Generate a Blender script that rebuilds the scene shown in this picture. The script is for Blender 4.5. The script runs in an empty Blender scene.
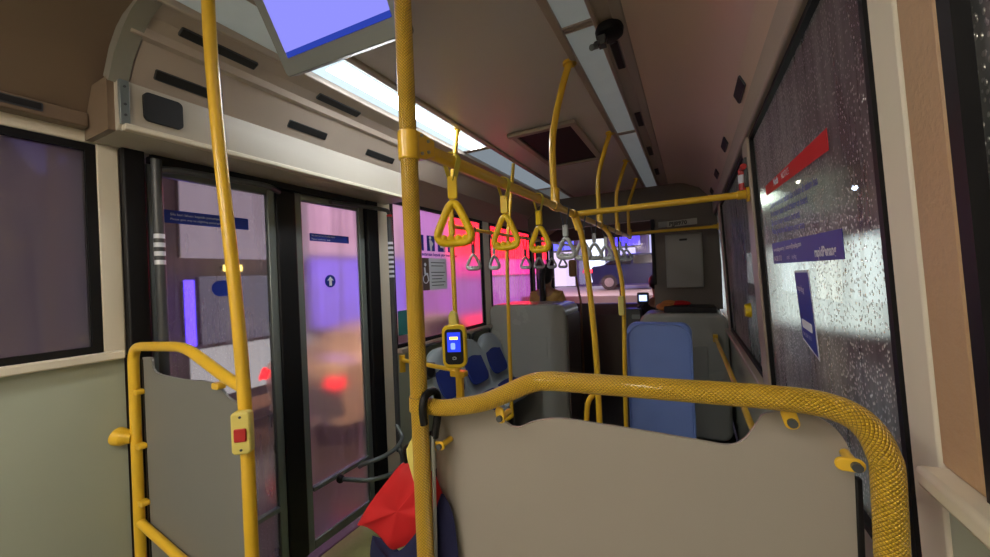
import bpy, bmesh, math, random
from mathutils import Vector, Matrix
random.seed(7)
H = 1.68                      # eye height above the low floor; geometry below is written relative to the eye
F, YAW, ROLL = 380.0, math.radians(27.2), math.radians(2.4)
PI = math.pi
C = bpy.context.scene.collection

# ------------------------------------------------------------------ helpers
def V(*a): return Vector(a)
class MB:
    """collects shapes (eye-relative coordinates) into one mesh"""
    def __init__(s): s.v=[]; s.f=[]; s.uv=[]; s.mi=[]; s.m=0
    def add(s, vs, fs, uvs=None):
        b=len(s.v); s.v += [Vector(p) for p in vs]
        for i,f in enumerate(fs):
            s.f.append([b+k for k in f]); s.mi.append(s.m)
            s.uv.append(uvs[i] if uvs else [(0,0)]*len(f))
        return s
    def box(s, x0,x1,y0,y1,z0,z1, M=None):
        vs=[V(x,y,z) for x in (x0,x1) for y in (y0,y1) for z in (z0,z1)]
        if M: vs=[M@p for p in vs]
        return s.add(vs, [(0,1,3,2),(4,6,7,5),(0,4,5,1),(2,3,7,6),(0,2,6,4),(1,5,7,3)])
    def prism(s, pts, d):
        """closed 3D outline extruded by vector d"""
        n=len(pts); d=Vector(d); P=[Vector(p) for p in pts]
        fs=[tuple(range(n)), tuple(range(2*n-1,n-1,-1))]
        fs+=[(i,i+n,(i+1)%n+n,(i+1)%n) for i in range(n)]
        return s.add(P+[p+d for p in P], fs)
    def sheet(s, pts, d, th):
        """open 2D (x,z) profile swept along y by d=(y0,y1), thickness th added outward (up)"""
        n=len(pts); y0,y1=d; vs=[]
        nr=[]
        for i in range(n):
            a=Vector(pts[max(i-1,0)]); b=Vector(pts[min(i+1,n-1)]); t=(b-a).normalized()
            nr.append(Vector((-t.y,t.x))*th)
        for y in (y0,y1):
            for i in range(n): vs.append(V(pts[i][0],y,pts[i][1]))
            for i in range(n): vs.append(V(pts[i][0]+nr[i].x,y,pts[i][1]+nr[i].y))
        fs=[]
        for i in range(n-1):
            fs+=[(i,i+1,2*n+i+1,2*n+i),(n+i,3*n+i,3*n+i+1,n+i+1),(i,n+i,n+i+1,i+1),(2*n+i,2*n+i+1,3*n+i+1,3*n+i)]
        fs+=[(0,2*n,3*n,n),(n-1,2*n-1,4*n-1,3*n-1)]
        return s.add(vs,fs)
    def tube(s, pts, r, n=16, cap=True, radii=None):
        P=[Vector(p) for p in pts]; m=len(P); vs=[]; L=[0]
        for i in range(1,m): L.append(L[-1]+(P[i]-P[i-1]).length)
        t0=(P[1]-P[0]).normalized(); a=V(0,0,1) if abs(t0.z)<.9 else V(1,0,0)
        u=(a-t0*a.dot(t0)).normalized()
        for i in range(m):
            t=(P[min(i+1,m-1)]-P[max(i-1,0)]).normalized()
            u=(u-t*u.dot(t)).normalized(); w=t.cross(u)
            rr=radii[i] if radii else r
            vs+=[P[i]+(u*math.cos(2*PI*k/n)+w*math.sin(2*PI*k/n))*rr for k in range(n)]
        fs=[];uv=[]; cc=2*PI*r
        for i in range(m-1):
            for k in range(n):
                k2=(k+1)%n
                fs.append((i*n+k,i*n+k2,(i+1)*n+k2,(i+1)*n+k))
                uv.append([(k/n,L[i]/cc),((k+1)/n,L[i]/cc),((k+1)/n,L[i+1]/cc),(k/n,L[i+1]/cc)])
        if cap:
            fs.append(tuple(range(n-1,-1,-1))); uv.append([(0,0)]*n)
            fs.append(tuple(range((m-1)*n,m*n))); uv.append([(0,0)]*n)
        return s.add(vs,fs,uv)
    def ball(s, c, r, n=16, sc=(1,1,1), M=None):
        vs=[];fs=[]; h=n//2
        for i in range(h+1):
            th=PI*i/h
            for k in range(n):
                p=V(r*sc[0]*math.sin(th)*math.cos(2*PI*k/n), r*sc[1]*math.sin(th)*math.sin(2*PI*k/n), r*sc[2]*math.cos(th))
                if M: p=M@p
                vs.append(p+Vector(c))
        for i in range(h):
            for k in range(n):
                fs.append((i*n+k,(i+1)*n+k,(i+1)*n+(k+1)%n,i*n+(k+1)%n))
        return s.add(vs,fs)
    def rbox(s, o, ux, uy, uz, w, h, d, r, n=6):
        """rounded-corner slab: outline w x h in ux,uy centred on o, depth d along uz"""
        o,ux,uy,uz=map(Vector,(o,ux,uy,uz)); pts=[]
        for cx,cy,a0 in ((w/2-r,h/2-r,0),(-w/2+r,h/2-r,90),(-w/2+r,-h/2+r,180),(w/2-r,-h/2+r,270)):
            for k in range(n+1):
                a=math.radians(a0+90*k/n); pts.append(o+ux*(cx+r*math.cos(a))+uy*(cy+r*math.sin(a)))
        return s.prism(pts, uz*d)
    def build(s, name, mats, parent=None, smooth=30, bevel=0, seg=2):
        me=bpy.data.meshes.new(name)
        root=parent
        while root and root.parent: root=root.parent
        off=V(0,0,H)
        if root: off=off-Vector(root.get('org',(0,0,0)))
        me.from_pydata([p+off for p in s.v],[],s.f)
        bm=bmesh.new(); bm.from_mesh(me)
        ul=bm.loops.layers.uv.new('UVMap')
        for i,f in enumerate(bm.faces):
            for l,c in zip(f.loops,s.uv[i]): l[ul].uv=c
        bmesh.ops.recalc_face_normals(bm,faces=bm.faces)
        bm.to_mesh(me); bm.free()
        if not isinstance(mats,(list,tuple)): mats=[mats]
        for m in mats: me.materials.append(m)
        for p,k in zip(me.polygons,s.mi): p.material_index=k
        if smooth:
            me.shade_smooth(); me.set_sharp_from_angle(angle=math.radians(smooth))
        o=bpy.data.objects.new(name,me); C.objects.link(o)
        if parent: o.parent=parent
        if bevel:
            b=o.modifiers.new('bevel','BEVEL'); b.width=bevel; b.segments=seg; b.limit_method='ANGLE'; b.angle_limit=math.radians(40)
            me.shade_smooth(); me.set_sharp_from_angle(angle=math.radians(50))
        return o
def tag(o,label,cat,group=None,kind=None):
    if label: o['label']=label
    if cat: o['category']=cat
    if group: o['group']=group
    if kind: o['kind']=kind
    return o
def thing(name,loc,label,cat,group=None):
    o=bpy.data.objects.new(name,None); C.objects.link(o); o.empty_display_size=.05
    o.location=(loc[0],loc[1],loc[2]+H); o['org']=[loc[0],loc[1],loc[2]+H]
    return tag(o,label,cat,group)
def struct(o): o['kind']='structure'; return o
def sroot(name,loc=(0,0,-H)):
    o=bpy.data.objects.new(name,None); C.objects.link(o); o.location=(loc[0],loc[1],loc[2]+H); o['org']=[loc[0],loc[1],loc[2]+H]; o['kind']='structure'; return o
def copy_tree(o,parent=None):
    c=o.copy(); C.objects.link(c); c.parent=parent
    for ch in o.children: copy_tree(ch,c)
    return c
def smoothpath(pts,n=8):
    P=[Vector(p) for p in pts]; out=[]
    for i in range(len(P)-1):
        a=P[max(i-1,0)];b=P[i];c=P[i+1];d=P[min(i+2,len(P)-1)]
        for k in range(n):
            t=k/n; out.append(.5*((2*b)+(c-a)*t+(2*a-5*b+4*c-d)*t*t+(-a+3*b-3*c+d)*t**3))
    return out+[P[-1]]
def bend(pts,r,n=6):
    """polyline with rounded corners of radius r"""
    P=[Vector(p) for p in pts]; out=[P[0]]
    for i in range(1,len(P)-1):
        a=(P[i-1]-P[i]); b=(P[i+1]-P[i]); q=min(r,a.length*.49,b.length*.49)
        A=P[i]+a.normalized()*q; B=P[i]+b.normalized()*q
        for k in range(n+1):
            t=k/n; out.append(A*(1-t)**2+P[i]*2*t*(1-t)+B*t*t)
    return out+[P[-1]]

# ------------------------------------------------------------------ materials
def mat(name,col,rough=.5,metal=0,spec=.5,emit=None,es=1,bump=None,var=None,coat=0):
    m=bpy.data.materials.new(name); m.use_nodes=True; nt=m.node_tree; b=nt.nodes['Principled BSDF']
    b.inputs['Base Color'].default_value=(*col,1); b.inputs['Roughness'].default_value=rough
    b.inputs['Metallic'].default_value=metal; b.inputs['Specular IOR Level'].default_value=spec
    b.inputs['Coat Weight'].default_value=coat
    if emit: b.inputs['Emission Color'].default_value=(*emit,1); b.inputs['Emission Strength'].default_value=es
    if var or bump:
        tc=nt.nodes.new('ShaderNodeTexCoord')
    if var:
        sc,amt=var; n=nt.nodes.new('ShaderNodeTexNoise'); n.inputs['Scale'].default_value=sc; n.inputs['Detail'].default_value=5
        nt.links.new(tc.outputs['Object'],n.inputs['Vector'])
        mx=nt.nodes.new('ShaderNodeMix'); mx.data_type='RGBA'
        mx.inputs[6].default_value=(*[c*(1-amt) for c in col],1); mx.inputs[7].default_value=(*[min(1,c*(1+amt)) for c in col],1)
        nt.links.new(n.outputs['Fac'],mx.inputs[0]); nt.links.new(mx.outputs[2],b.inputs['Base Color'])
        r=nt.nodes.new('ShaderNodeMapRange'); r.inputs[3].default_value=max(.03,rough-.03); r.inputs[4].default_value=rough+.04
        nt.links.new(n.outputs['Fac'],r.inputs[0]); nt.links.new(r.outputs[0],b.inputs['Roughness'])
    if bump:
        sc,st=bump; n=nt.nodes.new('ShaderNodeTexNoise'); n.inputs['Scale'].default_value=sc; n.inputs['Detail'].default_value=3
        nt.links.new(tc.outputs['Object'],n.inputs['Vector'])
        bp=nt.nodes.new('ShaderNodeBump'); bp.inputs['Strength'].default_value=st; bp.inputs['Distance'].default_value=.004
        nt.links.new(n.outputs['Fac'],bp.inputs['Height']); nt.links.new(bp.outputs[0],b.inputs['Normal'])
    return m
def mnode(nt,op,a,b=None):
    n=nt.nodes.new('ShaderNodeMath'); n.operation=op
    for i,x in enumerate((a,b)):
        if x is None: continue
        if isinstance(x,(int,float)): n.inputs[i].default_value=x
        else: nt.links.new(x,n.inputs[i])
    return n.outputs[0]
def knurl(name,col,N=16):
    m=mat(name,col,.3,coat=.3); nt=m.node_tree; b=nt.nodes['Principled BSDF']
    uv=nt.nodes.new('ShaderNodeUVMap'); sp=nt.nodes.new('ShaderNodeSeparateXYZ'); nt.links.new(uv.outputs[0],sp.inputs[0])
    p=mnode(nt,'SINE',mnode(nt,'MULTIPLY',mnode(nt,'ADD',sp.outputs[0],sp.outputs[1]),PI*N))
    q=mnode(nt,'SINE',mnode(nt,'MULTIPLY',mnode(nt,'SUBTRACT',sp.outputs[0],sp.outputs[1]),PI*N))
    h=mnode(nt,'MINIMUM',mnode(nt,'ABSOLUTE',p),mnode(nt,'ABSOLUTE',q))   # raised diamonds between grooves
    bp=nt.nodes.new('ShaderNodeBump'); bp.inputs['Strength'].default_value=1; bp.inputs['Distance'].default_value=.003
    nt.links.new(h,bp.inputs['Height']); nt.links.new(bp.outputs[0],b.inputs['Normal'])
    cr=nt.nodes.new('ShaderNodeValToRGB'); cr.color_ramp.elements[0].position=.04; cr.color_ramp.elements[1].position=.26
    cr.color_ramp.elements[0].color=(col[0]*.34,col[1]*.26,col[2]*.3,1); cr.color_ramp.elements[1].color=(*col,1)
    nt.links.new(h,cr.inputs[0]); nt.links.new(cr.outputs[0],b.inputs['Base Color'])
    return m
YEL=(.84,.52,.03)
M={}
M['yellow']=mat('yellow_paint',YEL,.32,var=(9,.10),coat=.4)
M['yellow_pale']=mat('pale_yellow_plastic',(.72,.62,.16),.45)
M['knurl']=knurl('knurled_yellow',(.88,.55,.045),18)
M['yplastic']=mat('yellow_plastic',(.86,.60,.01),.35)
M['webbing']=mat('yellow_webbing',(.75,.66,.08),.7)
M['cream']=mat('cream_plastic',(.46,.42,.35),.45,var=(3,.08))
M['creamlight']=mat('cream_pillar',(.72,.66,.53),.5,var=(3,.05))
M['brown']=mat('brown_beige_frame',(.46,.30,.17),.5,bump=(90,.35))
M['lam']=mat('green_grey_laminate',(.40,.44,.35),.42,var=(2,.06))
M['panel']=mat('grey_beige_laminate',(.335,.305,.265),.5,var=(4,.05),bump=(500,.08))
M['panelL']=mat('grey_laminate',(.20,.20,.19),.45,var=(4,.05))
M['ceil']=mat('ceiling_laminate',(.68,.63,.59),.3,var=(2.2,.03))
M['ceilr']=mat('brown_ceiling_laminate',(.66,.50,.40),.3,var=(2,.02))
M['cove']=mat('cove_plastic',(.42,.35,.29),.4,var=(3,.07))
M['coved']=mat('dark_cove_plastic',(.19,.135,.09),.4,var=(3,.08))
M['rib']=mat('rib_grey',(.26,.25,.21),.4)
M['black']=mat('black_rubber',(.006,.006,.007),.5,spec=.3)
M['slot']=mat('dark_slot',(.006,.006,.007),.6)
M['dgrey']=mat('dark_grey_paint',(.06,.065,.07),.4)
M['mgrey']=mat('grey_aluminium',(.20,.23,.23),.35,metal=.5)
M['alu']=mat('bare_aluminium',(.45,.46,.45),.35,metal=.8)
M['floor']=mat('floor_vinyl',(.035,.037,.04),.5,var=(60,.3))
M['olive']=mat('olive_floor_vinyl',(.46,.48,.18),.55,var=(50,.12))
M['blue']=mat('blue_vinyl',(.20,.31,.74),.42,var=(5,.07))
M['navy']=mat('navy_pad',(.012,.03,.22),.6)
M['shell']=mat('pale_grey_shell',(.34,.40,.43),.4)
M['box']=mat('grey_moulded_shell',(.36,.38,.345),.26,var=(4,.03))
M['cab']=mat('grey_cabinet_paint',(.30,.31,.29),.4)
M['bulk']=mat('brown_bulkhead',(.12,.10,.085),.4)
M['white']=mat('white_plastic',(.55,.60,.62),.4)
M['strapg']=mat('grey_strap',(.10,.12,.16),.7)
M['stickblue']=mat('blue_sticker',(.008,.03,.30),.4)
M['stickred']=mat('red_sticker',(.62,.015,.02),.4)
M['stickwhite']=mat('white_ink',(.75,.78,.85),.5)
M['paper']=mat('paper_notice',(.68,.72,.78),.6)
M['brownpaper']=mat('brown_print',(.10,.06,.05),.6)
M['red']=mat('red_cloth',(.55,.008,.012),.7)
M['navycloth']=mat('navy_cloth',(.006,.008,.055),.8)
M['redplastic']=mat('red_plastic',(.5,.02,.02),.4)
M['diff_off_glow']=mat('frosted_cover_faint_glow',(.62,.70,.71),.3,var=(9,.08),emit=(.75,.88,.92),es=.045)  # faint glow put into the covers, though these lamps are off
M['skin']=mat('skin',(.33,.17,.10),.5)
M['hair']=mat('black_hair',(.006,.005,.006),.45)
M['shirt']=mat('mustard_shirt',(.50,.30,.09),.8)
M['jacket']=mat('dark_jacket',(.012,.010,.012),.8)
M['orange']=mat('orange_cloth',(.55,.20,.05),.7)
M['asphalt']=mat('wet_asphalt',(.05,.05,.055),.18,bump=(14,.5),var=(2,.3))
M['wall_out']=mat('painted_shop_wall',(.35,.30,.36),.8,var=(1,.12))
M['wall_dark']=mat('dark_shop_wall',(.08,.085,.075),.8)
M['carwhite']=mat('white_car_paint',(.72,.66,.60),.25,coat=.6)
M['carblue']=mat('dark_blue_car_paint',(.01,.015,.06),.2,coat=.6)
M['carglass']=mat('car_glass',(.01,.01,.014),.08)
M['tyre']=mat('tyre_rubber',(.012,.012,.012),.7)
def emis(name,col,s):
    m=bpy.data.materials.new(name); m.use_nodes=True; nt=m.node_tree; nt.nodes.clear()
    e=nt.nodes.new('ShaderNodeEmission'); e.inputs[0].default_value=(*col,1); e.inputs[1].default_value=s
    o=nt.nodes.new('ShaderNodeOutputMaterial'); nt.links.new(e.outputs[0],o.inputs[0]); return m
def glassmat(name,fog=.5,rough=.25,drops=0,tint=(1,1,1),streak=0,clear=.0):
    """window pane: fogged share scatters (translucent), the rest refracts roughly, beads of water roughen and bend it"""
    m=bpy.data.materials.new(name); m.use_nodes=True; nt=m.node_tree; nt.nodes.clear(); N=nt.nodes.new; K=nt.links.new
    out=N('ShaderNodeOutputMaterial'); tc=N('ShaderNodeTexCoord')
    tl=N('ShaderNodeBsdfTranslucent'); tl.inputs[0].default_value=(*[c*.9 for c in tint],1)
    rf=N('ShaderNodeBsdfRefraction'); rf.inputs['IOR'].default_value=1.12; rf.inputs['Roughness'].default_value=rough; rf.inputs[0].default_value=(*tint,1)
    tr=N('ShaderNodeBsdfTransparent'); tr.inputs[0].default_value=(*tint,1)
    gl=N('ShaderNodeBsdfGlossy'); gl.inputs['Roughness'].default_value=.08 if not fog>.3 else .3
    nz=N('ShaderNodeTexNoise'); nz.inputs['Scale'].default_value=2.5; nz.inputs['Detail'].default_value=6; K(tc.outputs['Object'],nz.inputs['Vector'])
    mpz=N('ShaderNodeMapping'); mpz.inputs['Scale'].default_value=(14,14,.8); K(tc.outputs['Object'],mpz.inputs[0])
    n2=N('ShaderNodeTexNoise'); n2.inputs['Scale'].default_value=1.6; n2.inputs['Detail'].default_value=4; K(mpz.outputs[0],n2.inputs['Vector'])
    comb=mnode(nt,'ADD',mnode(nt,'MULTIPLY',nz.outputs['Fac'],.5),mnode(nt,'MULTIPLY',n2.outputs['Fac'],.5))
    mr=N('ShaderNodeMapRange'); mr.inputs[1].default_value=.38; mr.inputs[2].default_value=.62; mr.inputs[3].default_value=max(0,fog*.6); mr.inputs[4].default_value=min(1,fog*1.4)
    K(comb,mr.inputs[0])
    m1=N('ShaderNodeMixShader'); m1.inputs[0].default_value=clear; K(rf.outputs[0],m1.inputs[1]); K(tr.outputs[0],m1.inputs[2])
    m2=N('ShaderNodeMixShader'); K(mr.outputs[0],m2.inputs[0]); df=N('ShaderNodeBsdfDiffuse'); df.inputs[0].default_value=(.75,.75,.75,1); mf=N('ShaderNodeMixShader'); mf.inputs[0].default_value=.25; K(tl.outputs[0],mf.inputs[1]); K(df.outputs[0],mf.inputs[2]); K(m1.outputs[0],m2.inputs[1]); K(mf.outputs[0],m2.inputs[2])
    last=m2
    if drops:
        mp=N('ShaderNodeMapping'); mp.inputs['Scale'].default_value=(1,1,.75); K(tc.outputs['Object'],mp.inputs[0])
        vo=N('ShaderNodeTexVoronoi'); vo.inputs['Scale'].default_value=120; vo.inputs['Randomness'].default_value=1; K(mp.outputs[0],vo.inputs['Vector'])
        mask=mnode(nt,'LESS_THAN',vo.outputs['Distance'],mnode(nt,'MULTIPLY',nz.outputs['Fac'],.42*drops))
        hh=mnode(nt,'MAXIMUM',mnode(nt,'SUBTRACT',.33,vo.outputs['Distance']),0)
        bp=N('ShaderNodeBump'); bp.inputs['Strength'].default_value=1; bp.inputs['Distance'].default_value=.012; K(hh,bp.inputs['Height'])
        dg=N('ShaderNodeBsdfGlossy'); dg.inputs['Roughness'].default_value=.28; dg.inputs[0].default_value=(.9,.9,.9,1); K(bp.outputs[0],dg.inputs['Normal'])
        dr=N('ShaderNodeBsdfRefraction'); dr.inputs['IOR'].default_value=1.33; dr.inputs['Roughness'].default_value=.05; K(bp.outputs[0],dr.inputs['Normal'])
        dm=N('ShaderNodeMixShader'); dm.inputs[0].default_value=.6; K(dr.outputs[0],dm.inputs[1]); K(dg.outputs[0],dm.inputs[2])
        m3=N('ShaderNodeMixShader'); K(mask,m3.inputs[0]); K(last.outputs[0],m3.inputs[1]); K(dm.outputs[0],m3.inputs[2]); last=m3
    m4=N('ShaderNodeMixShader'); m4.inputs[0].default_value=.06; K(last.outputs[0],m4.inputs[1]); K(gl.outputs[0],m4.inputs[2])
    K(m4.outputs[0],out.inputs[0]); return m
M['fog']=glassmat('fogged_glass',.45,.34)
M['foglight']=glassmat('lightly_fogged_glass',.26,.13,drops=.6,clear=0)
M['wetglass']=glassmat('wet_glass',.32,.20,drops=1.5,tint=(.88,.95,.88),clear=.12)
M['fogdim']=glassmat('dim_fogged_glass',.2,.34,tint=(.8,.75,.8))
M['clear']=glassmat('clear_glass',.03,.03,clear=.9)

def text(s,size,o,ux,uy,m,parent,name='lettering',align='LEFT',bold=0):
    cu=bpy.data.curves.new(name,'FONT'); cu.body=s; cu.size=size; cu.align_x=align; cu.offset=bold; cu.resolution_u=2
    t=bpy.data.objects.new('t',cu); C.objects.link(t); bpy.context.view_layer.update()
    me=bpy.data.meshes.new_from_object(t); bpy.data.objects.remove(t)
    o,ux,uy=Vector(o),Vector(ux),Vector(uy); uz=ux.cross(uy)
    mb=MB(); mb.add([o+ux*v.co.x+uy*v.co.y+uz*v.co.z for v in me.vertices],[tuple(p.vertices) for p in me.polygons])
    bpy.data.meshes.remove(me)
    return mb.build(name,m,parent,smooth=0)

# ================================================================== SETTING
A=.31; B=-2.09; Y0=-2.6; Y1=6.1
def xr(z): return .288-.042*z     # right wall leans in towards the roof
# floor
struct(MB().box(B-.03,A+.03,Y0,Y1,-H-.06,-H).build('floor',M['floor'],smooth=0))
struct(MB().box(B,-.95,.80,2.12,-H,-H+.012).build('floor',M['olive'],smooth=0))

def lw(y0,y1,z0,z1,mb,x0=B-.05,x1=B): mb.box(x0,x1,y0,y1,z0,z1)
# left wall : lower panel, pillars, header
w=MB(); lw(Y0,.69,-H,-.255,w); lw(2.32,Y1,-H,-.56,w)
wl=struct(w.build('wall_left',M['lam'],smooth=0))
w=MB()
lw(Y0,.69,.60,.75,w); lw(.63,.70,-.255,.62,w); lw(Y0,-.9,-.255,.6,w)
lw(2.14,2.30,-H,.70,w); lw(3.80,3.96,-.56,.70,w); lw(2.30,Y1,.66,.85,w); lw(5.28,5.36,-.56,.66,w,)
lw(.69,2.14,.60,.80,w)
o=w.build('wall_left',M['creamlight'],smooth=0,bevel=.006); struct(o)
# trims
struct(MB().box(B,B+.035,Y0,.685,-.262,-.228).build('trim_1',M['creamlight'],bevel=.006))
struct(MB().box(B,B+.05,2.32,3.95,-.565,-.525).build('trim_2',M['cove'],bevel=.006))
def window(n,x0,x1,y0,y1,z0,z1,pane,name='window_%d',lean=None,fr=.03,frm='black'):
    r=sroot(name%n); 
    def X(z): return 0 if lean is None else lean(z)-x0
    mb=MB()
    for (a,b,c,d) in ((y0,y1,z0,z0+fr),(y0,y1,z1-fr,z1),(y0,y0+fr,z0+fr,z1-fr),(y1-fr,y1,z0+fr,z1-fr)):
        vs=[V(x+X(z),y,z) for x in (x0,x1) for y in (a,b) for z in (c,d)]
        mb.add(vs,[(0,1,3,2),(4,6,7,5),(0,4,5,1),(2,3,7,6),(0,2,6,4),(1,5,7,3)])
    mb.build('window_frame',M[frm],r,smooth=0)
    xm=(x0+x1)/2; p=MB(); t=.003
    vs=[V(x+X(z),y,z) for x in (xm-t,xm+t) for y in (y0+fr*.9,y1-fr*.9) for z in (z0+fr*.9,z1-fr*.9)]
    # single skin pane so rough refraction acts once
    q=[V(xm+X(z),y,z) for (y,z) in ((y0+fr*.9,z0+fr*.9),(y1-fr*.9,z0+fr*.9),(y1-fr*.9,z1-fr*.9),(y0+fr*.9,z1-fr*.9))]
    p.add(q,[(0,1,2,3)])
    p.build('window_pane',M[pane],r,smooth=0)
    return r
window(1,B-.035,B-.001,-.9,.63,-.232,.60,'fogdim' if 'fogdim' in M else 'fog')
window(2,B-.035,B+.004,2.30,3.80,-.525,.665,'fog')
window(3,B-.035,B+.004,3.96,5.28,-.56,.66,'foglight')
window(4,B-.035,B+.004,5.36,6.05,-1.5,.66,'foglight')

# door portal: black posts and header
w=MB()
for y0,y1 in ((.70,.775),(2.03,2.14)): w.box(B-.04,B+.03,y0,y1,-H,.62)
w.box(B-.04,B+.02,.80,2.03,.565,.64)
struct(w.build('trim_3',M['black'],bevel=.008))
def leaf(n,y0,y1,z0,z1,mid,pane,sealR=.07,sealL=0):
    r=sroot('door_%d'%n,(B,y0,z0)); x0,x1=B-.03,B+.005; f=.045
    mb=MB()
    mb.box(x0,x1,y0,y0+f,z0,z1); mb.box(x0,x1,y1-f,y1,z0,z1); mb.box(x0,x1,y0+f,y1-f,z1-f,z1); mb.box(x0,x1,y0+f,y1-f,z0,z0+f*1.2)
    mb.box(x0,x1+.012,y0+f,y1-f,mid-.014,mid+.014)
    mb.build('door_frame',M['mgrey'],r,bevel=.005)
    if sealR: MB().box(x0-.01,x1+.012,y1,y1+sealR,z0,z1).build('rubber_seal',M['black'],r,bevel=.01)
    xm=B-.012
    for a,b in ((z0+f,mid-.014),(mid+.014,z1-f)):
        MB().add([V(xm,y0+f,a),V(xm,y1-f,a),V(xm,y1-f,b),V(xm,y0+f,b)],[(0,1,2,3)]).build('door_pane',M[pane],r,smooth=0)
    return r
leaf(1,.785,1.36,-1.60,.565,-1.235,'foglight',.12)
leaf(2,1.48,2.02,-1.60,.565,-1.235,'fog',0)

struct(MB().box(B,A,Y0,-.75,-H,-H+.42).build('floor',mat('rear_bounce_vinyl',(.42,.42,.40),.5,var=(60,.1)),smooth=0))  # unseen raised rear floor, kept pale to bounce light onto the ceiling
# right wall : leaning outward at the bottom
def rw(mb,y0,y1,z0,z1,t=.05,proud=0):
    vs=[V(xr(z)+dx,y,z) for dx in (-proud,t) for y in (y0,y1) for z in (z0,z1)]
    mb.add(vs,[(0,1,3,2),(4,6,7,5),(0,4,5,1),(2,3,7,6),(0,2,6,4),(1,5,7,3)])
w=MB(); rw(w,.74,Y1,-H,-.58,.05); rw(w,Y0,.74,-H,-.30,.05)
struct(w.build('wall_right',M['lam'],smooth=0))
w=MB(); rw(w,2.10,2.26,-.58,.64,.05,.012); rw(w,4.02,4.16,-.58,.64,.05,.012); rw(w,5.8,Y1,-.58,.64,.05)
struct(w.build('wall_right',M['cove'],bevel=.006))
w=MB(); rw(w,.745,.842,-H,.66,.05,.0)
struct(w.build('wall_right',M['creamlight'],bevel=.012))
w=MB(); rw(w,.652,.745,-.285,.66,.05,.002)
struct(w.build('trim_4',M['brown'],bevel=.008))
w=MB(); rw(w,-.3,.745,-.315,-.285,.05,.03)
struct(w.build('trim_5',M['creamlight'],bevel=.008))
w=MB(); rw(w,.842,Y1,-.60,-.565,.05,.035)
struct(w.build('trim_6',M['cove'],bevel=.006))
w=MB(); rw(w,Y0,Y1,.60,.72,.06,.022)
struct(w.build('trim_7',M['cove'],bevel=.01))
w=MB(); rw(w,Y0,-.35,-.3,.62,.05)
struct(w.build('wall_right',M['creamlight'],smooth=0))
def rwin(n,y0,y1,z0,z1,pane,fr=.03): return window(n,xr(0)-0.002,xr(0)+.03,y0,y1,z0,z1,pane,lean=lambda z:xr(z)-.002,fr=fr)
rwin(5,.842,2.10,-.565,.60,'wetglass',.016)
rwin(6,2.26,4.02,-.565,.60,'wetglass')
rwin(7,4.16,5.80,-.565,.60,'wetglass')
rwin(8,-.35,.652,-.285,.60,'wetglass',.025)

# ceiling
ZC=1.02
struct(MB().box(-1.33,-.455,Y0,Y1,ZC,ZC+.03).build('ceiling',M['ceil'],smooth=0))
struct(MB().sheet([(.205,.80),(.12,.90),(-.02,.965),(-.19,1.0)],(Y0,Y1),-.03).build('ceiling',M['ceilr']))
struct(MB().sheet([(.262,.66),(.245,.72),(.205,.80)],(Y0,Y1),-.03).build('ceiling',M['ceilr']))
def strip(x0,x1,y0,y1,z,m): return MB().box(x0,x1,y0,y1,z,z+.02).build('lamp_cover',m,smooth=0)
# trims along the light channels
w=MB()
for x in (-.455,): w.box(x-.012,x+.022,Y0,Y1,ZC-.012,ZC+.02); 
w.box(-.312,-.292,Y0,Y1,ZC-.012,ZC+.02); w.box(-.235,-.190,Y0,Y1,ZC-.022,ZC+.01)
w.box(-1.345,-1.305,Y0,Y1,ZC-.014,ZC+.02); w.box(-1.585,-1.565,Y0,Y1,ZC-.03,ZC+.02)
struct(w.build('trim_8',M['cove'],bevel=.006))
struct(MB().box(-.294,-.234,Y0,Y1,ZC-.003,ZC+.03).build('trim_9',M['cove'],smooth=0))
# left cove
struct(MB().sheet([(-1.575,.995),(-1.655,.975),(-1.70,.95)],(.62,Y1),-.03).build('trim_10',M['cove'],smooth=0))
struct(MB().sheet([(-1.70,.95),(-1.715,.925),(-1.74,.92)],(.62,Y1),-.02).build('trim_11',M['cove']))
struct(MB().sheet([(-1.74,.92),(-1.80,.86),(-1.85,.795)],(.66,Y1),-.02).build('trim_12',M['cove']))
struct(MB().sheet([(-1.85,.80),(-1.95,.74),(-2.09,.66)],(2.25,Y1),-.02).build('wall_left',M['cove']))
# rear half of the left cove: one big curved panel
struct(MB().sheet([(-1.57,1.0),(-1.72,.97),(-1.88,.90),(-2.0,.80),(-2.07,.69)],(Y0,.625),-.02).build('ceiling',M['coved']))
struct(MB().box(B,-2.03,Y0,.598,.645,.70).build('trim_13',M['coved'],bevel=.005))
# cross rib at the rear end of the door gear
struct(MB().sheet([(-1.57,.985),(-1.655,.965),(-1.715,.93),(-1.80,.86),(-1.855,.78)],(.60,.655),-.05).build('trim_14',M['rib']))
# light covers between the channels
for y0,y1,lit in ((-2.5,-.9,1),(-.88,1.12,0),(1.14,2.62,1),(2.64,4.3,2),(4.32,6.0,0)):
    pass
# end walls
struct(MB().box(B-.05,A+.05,Y0-.05,Y0,-H,ZC+.05).build('wall_rear',M['cream'],smooth=0))
w=MB(); w.box(B-.05,A+.05,Y1,Y1+.06,-H-.2,-.46); w.box(B-.05,A+.05,Y1-.05,Y1+.06,.56,ZC+.05)
struct(w.build('wall_front',M['bulk'],smooth=0))
r=sroot('window_9'); w=MB(); 
for x0,x1 in ((B,B+.06),(A-.06,A),(-.98,-.955)): w.box(x0,x1,Y1-.01,Y1+.05,-.46,.56)
w.build('window_frame',M['black'],r,smooth=0)
MB().add([V(B,Y1+.02,-.46),V(A,Y1+.02,-.46),V(A,Y1+.02,.56),V(B,Y1+.02,.56)],[(0,1,2,3)]).build('window_pane',M['clear'],r,smooth=0)
# dark beam over the front, behind the driver's bulkhead
struct(MB().box(-1.9,.25,4.72,4.80,.60,.98).build('trim_15',M['bulk'],smooth=0))

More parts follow.
